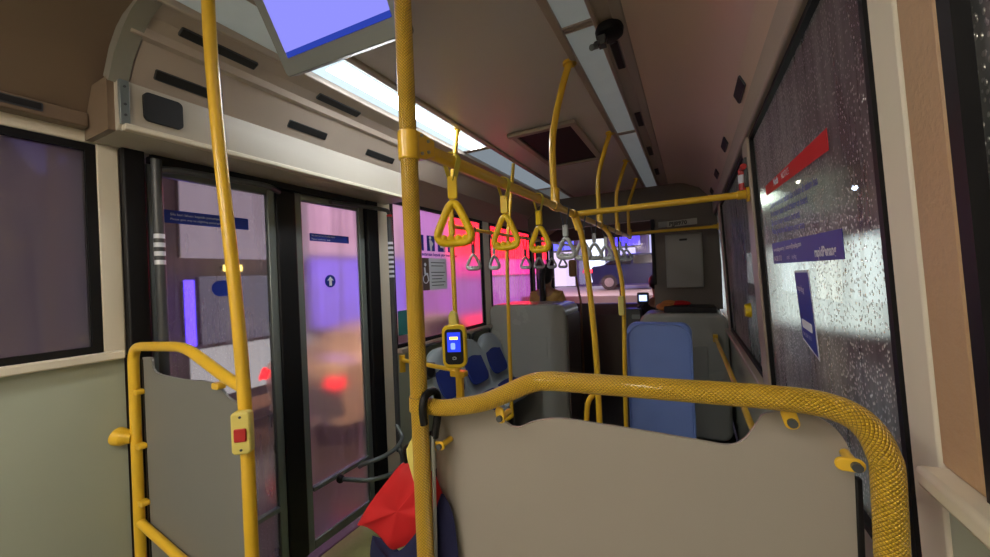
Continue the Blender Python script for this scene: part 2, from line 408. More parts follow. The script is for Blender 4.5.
# ------------------------------------------------------------------ lamps in the ceiling
LAMP=emis('lit_diffuser',(.72,.88,1),.62); TUBE=emis('lit_tube_core',(.93,.97,1),13.0); LAMPB=emis('dim_diffuser',(.75,.88,1),.16); REAR=emis('rear_diffuser',(1,.93,.82),11)
def lamp(x0,x1,y0,y1,state,label,zz=None):
    t=thing('ceiling_lamp',((x0+x1)/2,(y0+y1)/2,ZC),label,'lamp','strip lamps along the ceiling')
    z=ZC if zz is None else zz
    MB().box(x0,x1,y0,y1,z-(.11 if state=='rear' else 0),z+.015).build('lamp_cover',{'lit':LAMP,'dim':LAMPB,'off':M['diff_off_glow'],'rear':REAR}[state],t,smooth=0)  # rear covers deepened so their glowing sides brighten the ceiling
    if state=='lit': MB().box((x0+x1)/2-.035,(x0+x1)/2+.075,y0+.12,y1-.02,z-.006,z).build('tube',TUBE,t,smooth=0)
    for ya in (y0-.001,y1-.011): MB().box(x0,x1,ya,ya+.012,z-(.115 if state=='rear' else .006),z+.016).build('end_cap',M['cove'],t,smooth=0)
    return t
XL=(-1.565,-1.345); XRr=(-.433,-.312)
lamp(*XL,1.13,2.60,'lit','bright white lit strip lamp over the two folding doors')
lamp(*XL,-.35,1.11,'off','unlit grey-green strip lamp with added faint glow behind the hanging screen')
lamp(*XL,2.63,4.2,'dim','dim bluish strip lamp beyond the bright one on the left of the ceiling')
lamp(*XL,4.22,6.1,'off','unlit strip lamp with added faint glow on the left of the ceiling over the front door')
lamp(*XL,-2.5,-.45,'rear','unseen lit strip lamp at the rear left, deepened to brighten the ceiling')
lamp(*XRr,-.2,1.55,'off','unlit pale strip lamp with added faint glow right of centre, nearest, beside the round black camera')
lamp(*XRr,1.57,2.9,'off','unlit pale strip lamp with added faint glow right of centre, between the first two yellow hanger poles')
lamp(*XRr,2.92,6.1,'off','unlit pale strip lamp with added faint glow right of centre, farthest along the ceiling')
lamp(*XRr,-2.5,-.6,'rear','unseen lit strip lamp at the rear right, deepened to brighten the ceiling')

# slots (air vents)
def slot(name,o,ux,uy,w,h,label,grp='air slots in the ceiling'):
    o,ux,uy=Vector(o),Vector(ux).normalized(),Vector(uy).normalized(); uz=ux.cross(uy)
    t=thing('air_vent',o,label,'vent',grp)
    MB().rbox(o-uz*.002,ux,uy,uz,w,h,.006,h*.15,3).build('vent_frame',M['dgrey'],t,smooth=0)
    MB().rbox(o+uz*.003,ux,uy,uz,w-.008,h-.008,.003,h*.1,3).build('vent_opening',M['slot'],t,smooth=0)
    return t
dn=(0,0,-1)
# right of the right-hand strip: facing down
ords=['nearest','second','third','fourth','fifth','farthest']
for i,y in enumerate((.95,1.86,2.70,3.45,4.2)):
    slot('s',(-.262,y,ZC-.005),(0,1,0),(1,0,0),.24,.036,'narrow black air slot beside the right strip lamp, %s of its row'%ords[i],'air slots beside the right strip lamp')
for i,y in enumerate((1.05,1.95,2.75,3.55,4.3)):
    slot('s',(.218,y,.766),(0,1,0),(.42,0,-.9),.20,.05,'black air slot low on the right ceiling edge over the windows, %s of its row'%ords[i],'air slots over the right windows')
sl=Vector((-1.0,0,-.32)).normalized()
for i,(y0,y1) in enumerate(((.74,1.02),(1.33,1.60),(1.98,2.26),(2.7,2.98),(3.5,3.78))):
    slot('s',((-1.655-.0),(y0+y1)/2,.975-.004),(0,1,0),(.93,0,.36),y1-y0,.042,'long black air slot beside the left strip lamp, %s of the upper row'%ords[i],'air slots beside the left strip lamp')
for i,(y0,y1) in enumerate(((.72,.955),(1.27,1.5),(1.8,2.05))):
    slot('s',(-1.812,(y0+y1)/2,.846),(0,1,0),(.61,0,.79),y1-y0,.042,'long black air slot above the door gear cover, %s of the lower row'%ords[i],'air slots above the door gear cover')
slot('s',(-2.028,.33,.676),(0,1,0),(0,0,1),.30,.03,'black air slot low on the dark cove above the rear left window','air slots beside the left strip lamp')

# ------------------------------------------------------------------ door gear cover over the doors
t=thing('door_gear_cover',(-1.95,1.4,.60),'long beige cover box housing the door gear above the doors','cover')
w=MB(); w.prism([(-1.85,.62,.80),(-1.84,.62,.625),(-1.86,.62,.605),(-2.085,.62,.605),(-2.085,.62,.80)],(0,1.62,0))
w.build('cover_body',M['cream'],t,bevel=.005)
MB().box(-1.855,-1.815,.63,2.24,.605,.628).build('lip',M['creamlight'],t,bevel=.006)
MB().rbox((-1.846,.755,.718),(0,1,0),(0,0,1),(1,0,0),.125,.11,.016,.018).build('dark_window',M['slot'],t,smooth=0)
w=MB(); w.box(-1.848,-1.830,.622,.650,.625,.79); w.build('end_strap',M['mgrey'],t,bevel=.002)
w=MB()
for z in (.66,.70,.765): MB().tube([(-1.831,.636,z),(-1.826,.636,z)],.0045,8).build('rivet',M['dgrey'],t)
MB().box(-2.085,-1.87,.60,.62,.605,.80).build('end_plate',M['coved'],t,smooth=0)

# ------------------------------------------------------------------ roof hatch
t=thing('roof_hatch',(-.875,2.93,ZC),'dark square roof hatch with a raised cream rim in the ceiling','hatch')
w=MB(); x0,x1,y0,y1=-1.12,-.63,2.45,3.40
w.box(x0,x1,y0,y0+.05,ZC-.03,ZC); w.box(x0,x1,y1-.04,y1,ZC-.02,ZC); w.box(x0,x0+.05,y0+.05,y1-.04,ZC-.016,ZC); w.box(x1-.05,x1,y0+.05,y1-.04,ZC-.022,ZC)
w.build('rim',M['cove'],t,bevel=.008)
MB().box(x0+.05,x1-.05,y0+.05,y1-.04,ZC-.004,ZC+.001).build('opening',M['slot'],t,smooth=0)

# ------------------------------------------------------------------ dome camera on the ceiling
t=thing('dome_camera',(-.255,1.62,1.0),'round black camera on a bracket beside the right strip lamp','camera')
MB().tube([(-.255,1.60,1.0),(-.255,1.60,.985),(-.255,1.60,.965),(-.255,1.60,.952)],.055,28,radii=[.050,.056,.053,.036]).build('dome',M['black'],t,smooth=40)
w=MB(); w.tube(smoothpath([(-.27,1.59,.955),(-.29,1.57,.93),(-.30,1.55,.915)]),.013,12); w.box(-.295,-.265,1.555,1.595,.915,.952)
w.build('bracket',M['dgrey'],t,bevel=.003)
MB().tube([(-.30,1.565,.918),(-.315,1.535,.90)],.012,14).build('lens',M['mgrey'],t)

# ------------------------------------------------------------------ hanging screen
t=thing('display_screen',(-.93,.74,.98),'flat screen with a pale violet picture hanging tilted from the ceiling','screen')
bl=V(-1.148,.815,.752); th=math.radians(30)
ux=V(1,0,-.045).normalized(); uy=V(0,-math.sin(th),math.cos(th)); uy=(uy-ux*uy.dot(ux)).normalized(); uz=ux.cross(uy)  # uz faces back and down
Wd,Ht=.445,.262; bz=.028
c=bl+ux*Wd/2+uy*Ht/2
MB().rbox(c+uy*(-.010)-ux*.006,ux,uy,-uz,Wd+2*bz+.014,Ht+2*bz+.022,.045,.012).build('bezel',M['sgrey'] if 'sgrey' in M else mat('screen_grey',(.20,.22,.22),.35),t,bevel=.003)
SCR=emis('screen_violet',(.29,.29,1.0),.56); SCRB=emis('screen_bar',(.03,.06,.45),.5); PINK=emis('screen_pink',(.8,.02,.15),1.2)
MB().rbox(c+uy*.008+uz*.0005,ux,uy,uz,Wd,Ht-.016,.002,.002,1).build('picture',SCR,t,smooth=0)
MB().rbox(bl+ux*Wd/2+uy*.008+uz*.0005,ux,uy,uz,Wd,.016,.002,.001,1).build('picture_bar',SCRB,t,smooth=0)
text('g',.05,bl+ux*.075+uy*.175+uz*.003,ux,uy,PINK,t)
w=MB(); 
for dx in (.12,.32): MB().tube([bl+ux*dx+uy*.2-uz*.045, V((bl+ux*dx).x,.80,ZC)],.012,10).build('hanger',M['dgrey'],t)

# ------------------------------------------------------------------ yellow rails
def clamp(mb,a,b,r): mb.tube([a,b],r,18)
# main knurled pole
PX,PY=-.575,.705
t=thing('grab_pole',(PX,PY,-H),'thick knurled yellow pole, nearest the camera, floor to ceiling','pole')
MB().tube([(PX,PY,-H),(PX,PY,-.3),(PX,PY,.3),(PX,PY,ZC)],.0200,32).build('pole_tube',M['knurl'],t)
w=MB(); w.tube([(PX,PY,.285),(PX,PY,.352)],.0245,24)
w.prism([(PX+.022,PY+.0,.354),(PX+.022,PY+.0,.288),(PX+.022,PY+.035,.292),(PX+.022,PY+.075,.308),(PX+.022,PY+.075,.347),(PX+.022,PY+.03,.354)],(-.040,0,0))
w.build('clamp',M['yellow'],t,bevel=.003)
for dy,dz in ((.020,.345),(.020,.302),(.045,.338),(.045,.312)): MB().tube([(PX+.012,PY+dy,dz),(PX+.026,PY+dy,dz)],.004,8).build('bolt',M['alu'],t)
w=MB(); w.prism([(PX-.016,PY+.0,-.355),(PX-.028,PY,-.37),(PX-.047,PY,-.40),(PX-.045,PY,-.425),(PX-.030,PY,-.47),(PX-.016,PY+.0,-.50)],(.0,.012,0))
w.build('side_plate',M['yellow_pale'],t,bevel=.003)
MB().tube([(PX,PY,-.300),(PX,PY,-.268)],.0235,24).build('collar',M['knurl'],t)

# strap rail with joints
t=thing('strap_rail',(-.575,2.6,.34),'long yellow ceiling rail running forward from the knurled pole, straps hanging on it','rail')
RX=-.575
def rz(y): return .325+.022*(y-.7)/1.45 if y<2.15 else .347+.045*(y-2.15)/2.3
MB().tube([(RX,.76,rz(.76)),(RX,2.15,rz(2.15)),(RX,4.42,rz(4.42))],.0175,20).build('rail_tube',M['yellow'],t)
w=MB()
for y in (1.80,2.12,2.84,3.6,4.38): MB().tube([(RX,y-.035,rz(y)),(RX,y+.035,rz(y))],.023,18).build('joint',M['yellow'],t)
# cross rails to the right wall
def crossrail(y,z,label,xe):
    t=thing('cross_rail',(0,y,z),label,'rail')
    MB().tube([(RX+.018,y,z),(xe-.01,y,z+.0)],.0165,18).build('rail_tube',M['yellow'],t)
    w=MB(); w.tube([(xe-.012,y,z),(xe,y,z)],.036,20); w.tube([(xe-.05,y,z),(xe-.012,y,z)],.021,16); w.build('wall_flange',M['yellow'],t,bevel=.002)
    return t
crossrail(2.15,.348,'yellow cross rail from the strap rail to the right wall, the nearer and thicker one',xr(.35)-.012)
crossrail(4.42,.43,'yellow cross rail running in front of the grey cabinet, the farther one',xr(.43))
# bowed ceiling hangers
for i,(y,b,lab) in enumerate(((1.80,.05,'bowed yellow hanger pole from ceiling to strap rail, nearest of its row'),(2.84,.05,'bowed yellow hanger pole from ceiling to strap rail, just beyond the first'),(3.62,.05,'bowed yellow hanger pole from ceiling to strap rail, third of its row'),(4.38,.05,'thin yellow hanger pole at the far end of the strap rail'))):
    t=thing('hanger_pole',(RX,y,rz(y)),lab,'pole','bowed hanger poles over the strap rail')
    MB().tube(smoothpath([(RX,y,rz(y)),(RX-.005,y,rz(y)+.15),(RX+.002,y,rz(y)+.35),(-.52,y,ZC-.12),(-.475,y,ZC)]),.0165,18).build('pole_tube',M['yellow'],t)
    MB().tube([(RX,y,rz(y)+.0),(RX,y,rz(y)+.085)],.022,16).build('socket',M['yellow'],t); MB().tube([(-.475,y,ZC-.012),(-.475,y,ZC)],.034,16).build('ceiling_flange',M['yellow'],t)
# bowed lower poles, strap rail to floor
t=thing('grab_pole',(-.48,2.15,-H),'bowed yellow pole from the rail joint down to the floor, left of the blue seat','pole')
MB().tube(smoothpath([(-.575,2.15,.335),(-.537,2.15,.20),(-.508,2.15,-.087),(-.488,2.15,-.425),(-.484,2.15,-.68),(-.484,2.15,-H)]),.0165,18).build('pole_tube',M['yellow'],t)
w=MB(); w.tube([(-.575,2.15,.34),(-.552,2.15,.26)],.023,16); w.build('socket',M['yellow'],t)
t=thing('grab_pole',(-.45,2.9,-H),'slimmer bowed yellow pole touching the left edge of the blue seat back','pole')
MB().tube(smoothpath([(-.575,2.9,.36),(-.515,2.9,.27),(-.460,2.9,.024),(-.442,2.9,-.2),(-.455,2.9,-.8),(-.46,2.9,-1.15),(-.46,2.9,-H)]),.0155,18).build('pole_tube',M['yellow'],t)
MB().rbox((-.452,2.878,-.235),(1,0,0),(0,0,1),(0,-1,0),.04,.14,.03,.012).build('stop_button_box',M['yellow_pale'],t,bevel=.004)
t=thing('grab_loop',(-.56,2.3,-H),'low yellow grab loop beside the foot of the bowed pole','handle')
MB().tube(bend([(-.49,2.17,-.66),(-.55,2.17,-.72),(-.57,2.18,-.9),(-.57,2.18,-H)],.08),.0155,14).build('loop_tube',M['yellow'],t)

# left row of poles
LX=-1.345
t=thing('grab_pole',(LX,2.05,-H),'slim yellow pole behind the first yellow strap, carrying the card reader','pole')
MB().tube(smoothpath([(LX,2.17,ZC),(LX,2.12,.85),(LX,2.07,.62),(LX,2.04,.3),(LX,2.04,-.3),(LX,2.04,-H)]),.0155,16).build('pole_tube',M['yellow'],t)
MB().tube([(LX,2.045,.29),(LX,2.04,.38)],.022,16).build('socket',M['yellow'],t); MB().tube([(LX,2.17,ZC-.012),(LX,2.17,ZC)],.032,16).build('ceiling_flange',M['yellow'],t)
MB().prism([(LX,2.02,-.19),(LX+.035,2.02,-.21),(LX+.045,2.02,-.27),(LX+.02,2.02,-.34),(LX-.02,2.02,-.34),(LX-.02,2.02,-.22)],(0,-.03,0)).build('reader_bracket',M['yellow_pale'],t,bevel=.004)
t=thing('grab_pole',(LX,2.85,-H),'slim yellow pole behind the second yellow strap, bent at its foot','pole')
MB().tube(smoothpath([(-1.37,3.12,ZC),(LX,3.02,.85),(LX,2.95,.6),(LX,2.86,.2),(LX,2.83,-.4),(LX,2.82,-1.05),(LX-.01,2.82,-1.14),(LX-.12,2.82,-1.19),(LX-.30,2.82,-1.2)],8),.0155,16).build('pole_tube',M['yellow'],t)
t=thing('strap_rail',(LX,3.0,.34),'yellow rail on the left running forward from the card reader pole with grey straps','rail')
MB().tube([(LX,2.04,.345),(LX,5.6,.39)],.014,16).build('rail_tube',M['yellow'],t)

# ------------------------------------------------------------------ strap handles
def tri_pts(w,h,r,n=6):
    """rounded triangle outline, apex up, origin at the top"""
    P=[V(0,0,0),V(w/2,0,-h),V(-w/2,0,-h)]; out=[]
    for i in range(3):
        a=P[i-1]-P[i]; b=P[(i+1)%3]-P[i]; q=r
        A_=P[i]+a.normalized()*q; B_=P[i]+b.normalized()*q
        for k in range(n+1):
            t=k/n; out.append(A_*(1-t)**2+P[i]*2*t*(1-t)+B_*t*t)
    return out
def make_handle(x,y,z,kind,label,group,w=.118,h=.135,drop=.085,tw=0):
    col={'yellow':(M['yplastic'],M['webbing'],M['yplastic']),'white':(M['white'],M['strapg'],M['white']),'grey':(M['white'],M['strapg'],M['strapg'])}[kind]
    t=thing('hanging_strap',(x,y,z),label,'handle',group)
    R=Matrix.Rotation(tw,3,'Z'); O=V(x,y,z)
    T=lambda p:O+R@Vector(p)
    # ring: flat-section tube round the triangle
    ring=tri_pts(w,h,.045); n=len(ring); mb=MB(); zt=-drop
    ctr=V(0,0,-h*.6); prof=[]
    for k,p in enumerate(ring):
        a=ring[k-1]; b=ring[(k+1)%n]; tn=(b-a).normalized(); nr=V(-tn.z,0,tn.x)
        if nr.dot(p-ctr)<0: nr=-nr
        thick=.0115
        for j in range(8):
            an=2*PI*j/8; prof.append(T(p+V(0,0,zt)+nr*math.cos(an)*thick+V(0,1,0)*math.sin(an)*.013))
    fs=[(k*8+j,k*8+(j+1)%8,((k+1)%n)*8+(j+1)%8,((k+1)%n)*8+j) for k in range(n) for j in range(8)]
    mb.add(prof,fs)
    for j in range(4): mb.ball(T((-.03+.02*j,0,zt-h+.012)),.0115,10)   # finger bumps on the grip bar
    mb.build('handle_ring',col[0],t,smooth=60)
    w2=MB(); w2.rbox(T((0,-.008,zt+.022)),R@V(1,0,0),(0,0,1),R@V(0,1,0),.026,.062,.016,.005); w2.build('buckle',col[2],t,bevel=.002)
    # webbing looped over the rail
    w3=MB(); loop=[]
    for k in range(9): 
        a=PI*k/8; loop.append((math.cos(a)*.022,math.sin(a)*.022))
    for sgn in (1,):
        pts=[(.006,-drop+.04)]+[(px_,pz_) for px_,pz_ in loop]+[(-.006,-drop+.04)]
        vs=[];m=len(pts)
        for (px_,pz_) in pts:
            for q in (-.011,.011): vs.append(O+V(px_,q,pz_))
            for q in (-.011,.011): vs.append(O+V(px_*1.12,q,pz_+(.0022 if pz_>0 else 0)))
        fs=[]
        for k in range(m-1):
            a=k*4;b=a+4
            fs+=[(a,a+1,b+1,b),(a+2,b+2,b+3,a+3),(a,b,b+2,a+2),(a+1,a+3,b+3,b+1)]
        w3.add(vs,fs)
    w3.build('strap',col[1],t)
    return t
G1='yellow strap handles on the strap rail'; G2='white strap handles on the strap rail'; G3='grey strap handles on the left rail'
make_handle(RX,.885,rz(.885)-0.0,'yellow','yellow triangular strap handle, the largest and nearest the knurled pole',G1,.118,.130,.095,.45)
make_handle(RX,1.215,rz(1.2),'yellow','yellow triangular strap handle, middle one of the three',G1,.112,.130,.095,.15)
make_handle(RX,1.56,rz(1.56),'yellow','yellow triangular strap handle, the one closest to the rail joint',G1,.118,.120,.105,-.25)
make_handle(RX,1.95,rz(1.95),'white','pale grey-white strap handle beside the last yellow one',G2,.125,.12,.13,-.2)
wl_=['pale strap handle just past the bowed pole at the rail joint','pale strap handle, third of the white ones along the rail','pale strap handle, fourth of the white ones along the rail','pale strap handle against the windscreen, fifth of the white ones','pale strap handle against the windscreen, sixth of the white ones','pale strap handle farthest along the strap rail']
for i,y in enumerate((2.30,2.62,3.02,3.35,3.72,4.1)):
    make_handle(RX,y,rz(y),'white',wl_[i],G2,.125,.12,.13,(-.2,.3,-.1,.4,0,.2)[i])
gl_=['grey strap handle in front of the red corner of the poster window','grey strap handle second along the left rail','grey strap handle under the middle of the left rail','grey strap handle nearer the seated woman','grey strap handle beside the seated woman head','grey strap handle farthest along the left rail']
for i,y in enumerate((2.30,2.62,3.25,3.6,4.0,4.4)):
    make_handle(LX,y,.348+.013*(y-2),'grey' if i!=1 else 'white',gl_[i],G3,.12,.12,.16,(.3,-.2,.1,.3,0,.2)[i])

# ------------------------------------------------------------------ guard rail in front of the camera
GY=.705
t=thing('front_guard',(-.2,GY,-H),'thick knurled yellow guard rail with a grey-beige panel below, nearest the camera','guard rail')
pts=[(PX+.015,GY,-.288),(-.50,GY,-.286),(-.40,GY,-.262),(-.30,GY,-.216),(-.255,GY,-.205),(-.18,GY,-.203),(0,GY,-.200),(.10,GY,-.199),(.165,GY,-.203),(.205,GY,-.222),(.226,GY,-.262),(.231,GY,-.32),(.231,GY,-.6),(.231,GY,-H)]
MB().tube(smoothpath(pts,8),.0185,32).build('rail_tube',M['knurl'],t)
def lug(mb,x,z,ang,l=.035):
    mb.rbox((x,GY+.014,z),(math.cos(ang),0,math.sin(ang)),(-math.sin(ang),0,math.cos(ang)),(0,1,0),l,.020,.006,.0095)
for x,z,a in ((-.372,-.292,-1.4),(.128,-.233,-1.3),(.196,-.292,0),(-.538,-.385,.1)):
    w=MB(); lug(w,x,z,a); bx_=x+math.cos(a)*.006; bz_=z+math.sin(a)*.006
    br=w.tube([(bx_,GY+.020,bz_),(bx_,GY+.061,bz_)],.007,10).build('bracket',M['yellow'],t,bevel=.002)
    MB().tube([(bx_,GY+.007,bz_),(bx_,GY+.0138,bz_)],.0068,10).build('bolt',M['dgrey'],br)
# laminate panel hung in the guard
top=smoothpath([(-.552,-.315),(-.50,-.302),(-.43,-.292),(-.392,-.296),(-.362,-.318),(-.335,-.322),(-.30,-.305),(-.245,-.292),(-.17,-.292),(-.08,-.294),(0,-.297),(.045,-.298),(.068,-.285),(.085,-.258),(.10,-.238),(.15,-.232),(.185,-.252),(.203,-.29)],4)
top=[(p.x,p.y) for p in [Vector((a[0],a[1])) for a in top]]
SC=1.05
out=[(x*SC,GY+.062,z*SC+.006) for x,z in top]+[(.203*SC,GY+.062,-1.5),(-.552*SC,GY+.062,-1.5)]
MB().prism(out,(0,.008,0)).build('panel_board',M['panel'],t,smooth=0)
w=MB(); w.box(.2135,.222,GY+.060,GY+.072,-1.5,-.33); w.build('edge_strip',M['black'],t,bevel=.002)
for x in (-.5,.1): MB().box(x,x+.06,GY+.03,GY+.08,-H,-1.49).build('foot',M['yellow'],t)

# ------------------------------------------------------------------ left guard by the door
t=thing('door_guard',(-1.7,.72,-H),'yellow tube guard with a dark grey panel and stepped top rail left of the doors','guard rail')
MB().tube(bend([(-2.045,.70,-H),(-2.040,.70,-.60),(-2.035,.70,-.215),(-1.62,.70,-.198),(-1.36,.70,-.290),(-1.27,.70,-.312)],.07),.0185,20).build('frame_tube',M['yellow'],t)
MB().tube([(-2.03,.70,-.935),(-1.27,.70,-1.06)],.016,16).build('lower_rail',M['yellow'],t)
w=MB(); w.tube([(B+.0,.66,-.575),(-2.065,.67,-.58),(-2.045,.69,-.585)],.03,16,radii=[.036,.034,.022]); w.build('wall_knob',M['yellow'],t)
for x,z in ((-2.012,-.40),(-2.008,-.62),(-2.005,-.85),(-1.42,-.32)): MB().rbox((x,.69,z),(1,0,0),(0,0,1),(0,1,0),.04,.022,.027,.009).build('bracket',M['yellow'],t,bevel=.002)
top=smoothpath([(-2.005,-.262),(-1.93,-.262),(-1.90,-.315),(-1.70,-.325),(-1.56,-.32),(-1.46,-.325),(-1.40,-.36),(-1.32,-.385),(-1.30,-.40)],4)
out=[(p[0],.718,p[1]) for p in top]+[(-1.30,.718,-1.6),(-1.985,.718,-1.6)]
MB().prism(out,(0,.008,0)).build('panel_board',M['panelL'],t,smooth=0)
w=MB(); w.box(-2.012,-2.000,.716,.728,-1.5,-.27); w.build('edge_strip',M['black'],t)
for x in (-1.9,-1.45): MB().box(x,x+.05,.7,.75,-H,-1.59).build('foot',M['yellow'],t)
# pole at the guard's aisle end
t=thing('grab_pole',(-1.26,.72,-H),'smooth yellow pole at the left, floor to ceiling, with a stop button on it','pole')
MB().tube(smoothpath([(-1.255,.70,-H),(-1.262,.70,-.85),(-1.268,.70,-.35),(-1.295,.70,0),(-1.345,.70,.42),(-1.375,.70,.78),(-1.38,.70,ZC)]),.0195,20).build('pole_tube',M['yellow'],t)
MB().tube([(-1.379,.70,.975),(-1.379,.70,ZC)],.034,18,radii=[.024,.04]).build('ceiling_socket',M['yellow'],t)
bn=V(.62,-.78,0); bu=V(.78,.62,0); bo=V(-1.262,.70,-.44)+bn*.012
MB().rbox(bo,bu,(0,0,1),bn,.056,.13,.032,.014).build('button_box',M['yellow_pale'],t,bevel=.006)
MB().rbox(bo+bn*.032+V(0,0,-.004),bu,(0,0,1),bn,.034,.040,.006,.004).build('stop_button',M['redplastic'],t,bevel=.002)
for dz in (.05,-.05): MB().tube([bo+bn*.031+V(0,0,dz),bo+bn*.034+V(0,0,dz)],.004,8).build('screw',M['dgrey'],t)

# ------------------------------------------------------------------ umbrella hooked on the rail
t=thing('umbrella',(-.55,.70,-.30),'folded red and navy umbrella hanging by a curved black handle on the yellow rail','umbrella')
MB().tube(smoothpath([(-.542,GY-.027,-.32),(-.542,GY-.030,-.285),(-.542,GY-.022,-.262),(-.541,GY,-.254),(-.540,GY+.021,-.264),(-.540,GY+.0245,-.30),(-.541,GY+.016,-.34),(-.545,GY+.013,-.365)],6),.009,12).build('handle',M['black'],t)
MB().tube([(-.546,GY+.008,-.36),(-.560,GY+.012,-.9)],.0045,10).build('shaft',M['alu'],t)
def canopy(y0,yr,prof,mat_,name,ph=0):
    """pleated folded cloth: rows of (z, xleft, xright, depth)"""
    n=40; vs=[];fs=[]
    for (z,xl,xr_,dp) in prof:
        for k in range(n):
            a=2*PI*k/n; pl=1+.06*math.sin(7*a+z*9)
            cx=(xl+xr_)/2; rx=(xr_-xl)/2
            vs.append(V(cx+rx*math.cos(a)*pl, y0+dp*math.sin(a)*pl, z+.012*math.cos(3*a+ph)))
    m=len(prof)
    for i in range(m-1):
        for k in range(n): fs.append((i*n+k,i*n+(k+1)%n,(i+1)*n+(k+1)%n,(i+1)*n+k))
    mb=MB(); mb.add(vs,fs); o=mb.build(name,mat_,t,smooth=80)
    return o
# red upper cloth and navy lower cloth, spread to the left of the pole
def cloth(outline,y,th,mat_,name,seed):
    """soft folded cloth: inflated outline with folds"""
    P=[Vector((p[0],p[1])) for p in smooth2(outline)]; n=len(P); c=sum(P,Vector((0,0)))/n; rings=7; vs=[];fs=[]
    for side in (1,-1):
        for r in range(rings+1):
            f=1-r/rings
            for k,p in enumerate(P):
                q=c+(p-c)*f; d=th*math.sqrt(max(0,1-f**2.4)); d*=1+.35*math.sin(k/n*2*PI*5+seed)*f
                vs.append(V(q.x,y+side*(-d),q.y))
    for s_ in range(2):
        b=s_*(rings+1)*n
        for r in range(rings):
            for k in range(n): fs.append((b+r*n+k,b+r*n+(k+1)%n,b+(r+1)*n+(k+1)%n,b+(r+1)*n+k))
    mb=MB(); mb.add(vs,fs); return mb.build(name,mat_,t,smooth=80)
def smooth2(o,n=4):
    o3=[(a,0,b) for a,b in o]; o3=o3+[o3[0]]
    return [(p.x,p.z) for p in smoothpath(o3,n)[:-1]]
cloth([(-.848,-.668),(-.815,-.62),(-.787,-.584),(-.73,-.52),(-.673,-.462),(-.64,-.47),(-.60,-.478),(-.578,-.465),(-.560,-.50),(-.548,-.53),(-.555,-.56),(-.60,-.60),(-.65,-.655),(-.70,-.69),(-.73,-.70),(-.77,-.675),(-.81,-.665)],GY+.046,.020,M['red'],'upper_cloth',1)
cloth([(-.79,-.68),(-.73,-.705),(-.68,-.68),(-.62,-.60),(-.562,-.52),(-.54,-.525),(-.522,-.57),(-.513,-.66),(-.51,-.80),(-.53,-1.0),(-.60,-1.08),(-.68,-1.0),(-.74,-.88),(-.80,-.76)],GY+.044,.018,M['navycloth'],'lower_cloth',2)
MB().tube(smoothpath([(-.662,GY+.045,-.46),(-.664,GY+.04,-.43),(-.63,GY+.03,-.40),(-.56,GY+.03,-.36)]),.005,8).build('wrist_cord',M['black'],t)

# ------------------------------------------------------------------ card reader on the slim pole
t=thing('card_reader',(-1.33,2.02,-.33),'yellow card reader with a lit blue screen on the slim left pole','card reader')
rc=V(-1.315,1.985,-.405); ru=V(.86,-.10,0).normalized(); ru=V(.92,.38,0).normalized(); rn=ru.cross(V(0,0,1))
up=V(0,0,1)
MB().rbox(rc,ru,up,rn,.150,.265,.05,.045).build('casing',M['yplastic'],t,bevel=.008)
MB().rbox(rc+rn*.050,ru,up,rn,.112,.215,.004,.026).build('face_plate',M['slot'],t)
MB().rbox(rc+rn*.054+up*.028,ru,up,rn,.082,.120,.001,.003).build('screen',emis('reader_blue',(.02,.04,.55),1.0),t,smooth=0)
MB().rbox(rc+rn*.0555+up*.052,ru,up,rn,.05,.017,.0006,.002).build('screen_banner',emis('reader_yellow',(.9,.6,.1),1.6),t,smooth=0)
w=MB(); w.rbox(rc+rn*.0555+up*.004-ru*.006,ru,up,rn,.028,.04,.0006,.008); w.build('screen_icon',emis('reader_icon',(.2,.3,1),1.0),t,smooth=0)
w=MB()
for r_ in (.008,.013): w.tube([rc+rn*.055+up*(-.070)+ru*math.cos(a)*r_+up*math.sin(a)*r_*.7 for a in [2*PI*k/16 for k in range(17)]],.0012,6)
w.build('tap_symbol',M['white'],t)
# second reader further forward, seen from behind
t=thing('card_reader',(-1.1,5.0,-.05),'tan-backed card reader on a thin post near the windscreen','card reader')
MB().rbox((-1.345,4.85,.09),(1,0,0),(0,0,1),(0,-1,0),.10,.22,.05,.03).build('casing',mat('tan_plastic',(.35,.19,.07),.4),t,bevel=.008)
MB().tube([(-1.32,4.87,-.02),(-1.28,4.9,-.35),(-1.28,4.9,-H)],.014,10).build('post',mat('tan_post',(.3,.18,.08),.4),t)

# ------------------------------------------------------------------ left yellow handrail under the poster window
t=thing('hand_rail',(-1.6,2.03,-.58),'short yellow handrail between the door pillar and the card reader pole','rail')
MB().tube([(-2.0,2.27,-.60),(-1.42,2.08,-.585),(LX+.0,2.06,-.585)],.0155,16).build('rail_tube',M['yellow'],t)
w=MB(); w.tube([(-2.0,2.27,-.69),(-2.0,2.27,-.56)],.024,14); w.build('end_post',M['yellow'],t)
w=MB(); w.rbox((LX,2.03,-.60),(1,0,0),(0,0,1),(0,1,0),.11,.04,.05,.012); w.rbox((LX+.02,2.03,-.70),(1,0,0),(0,0,1),(0,1,0),.028,.2,.03,.01); w.build('joint',M['yellow'],t,bevel=.004)

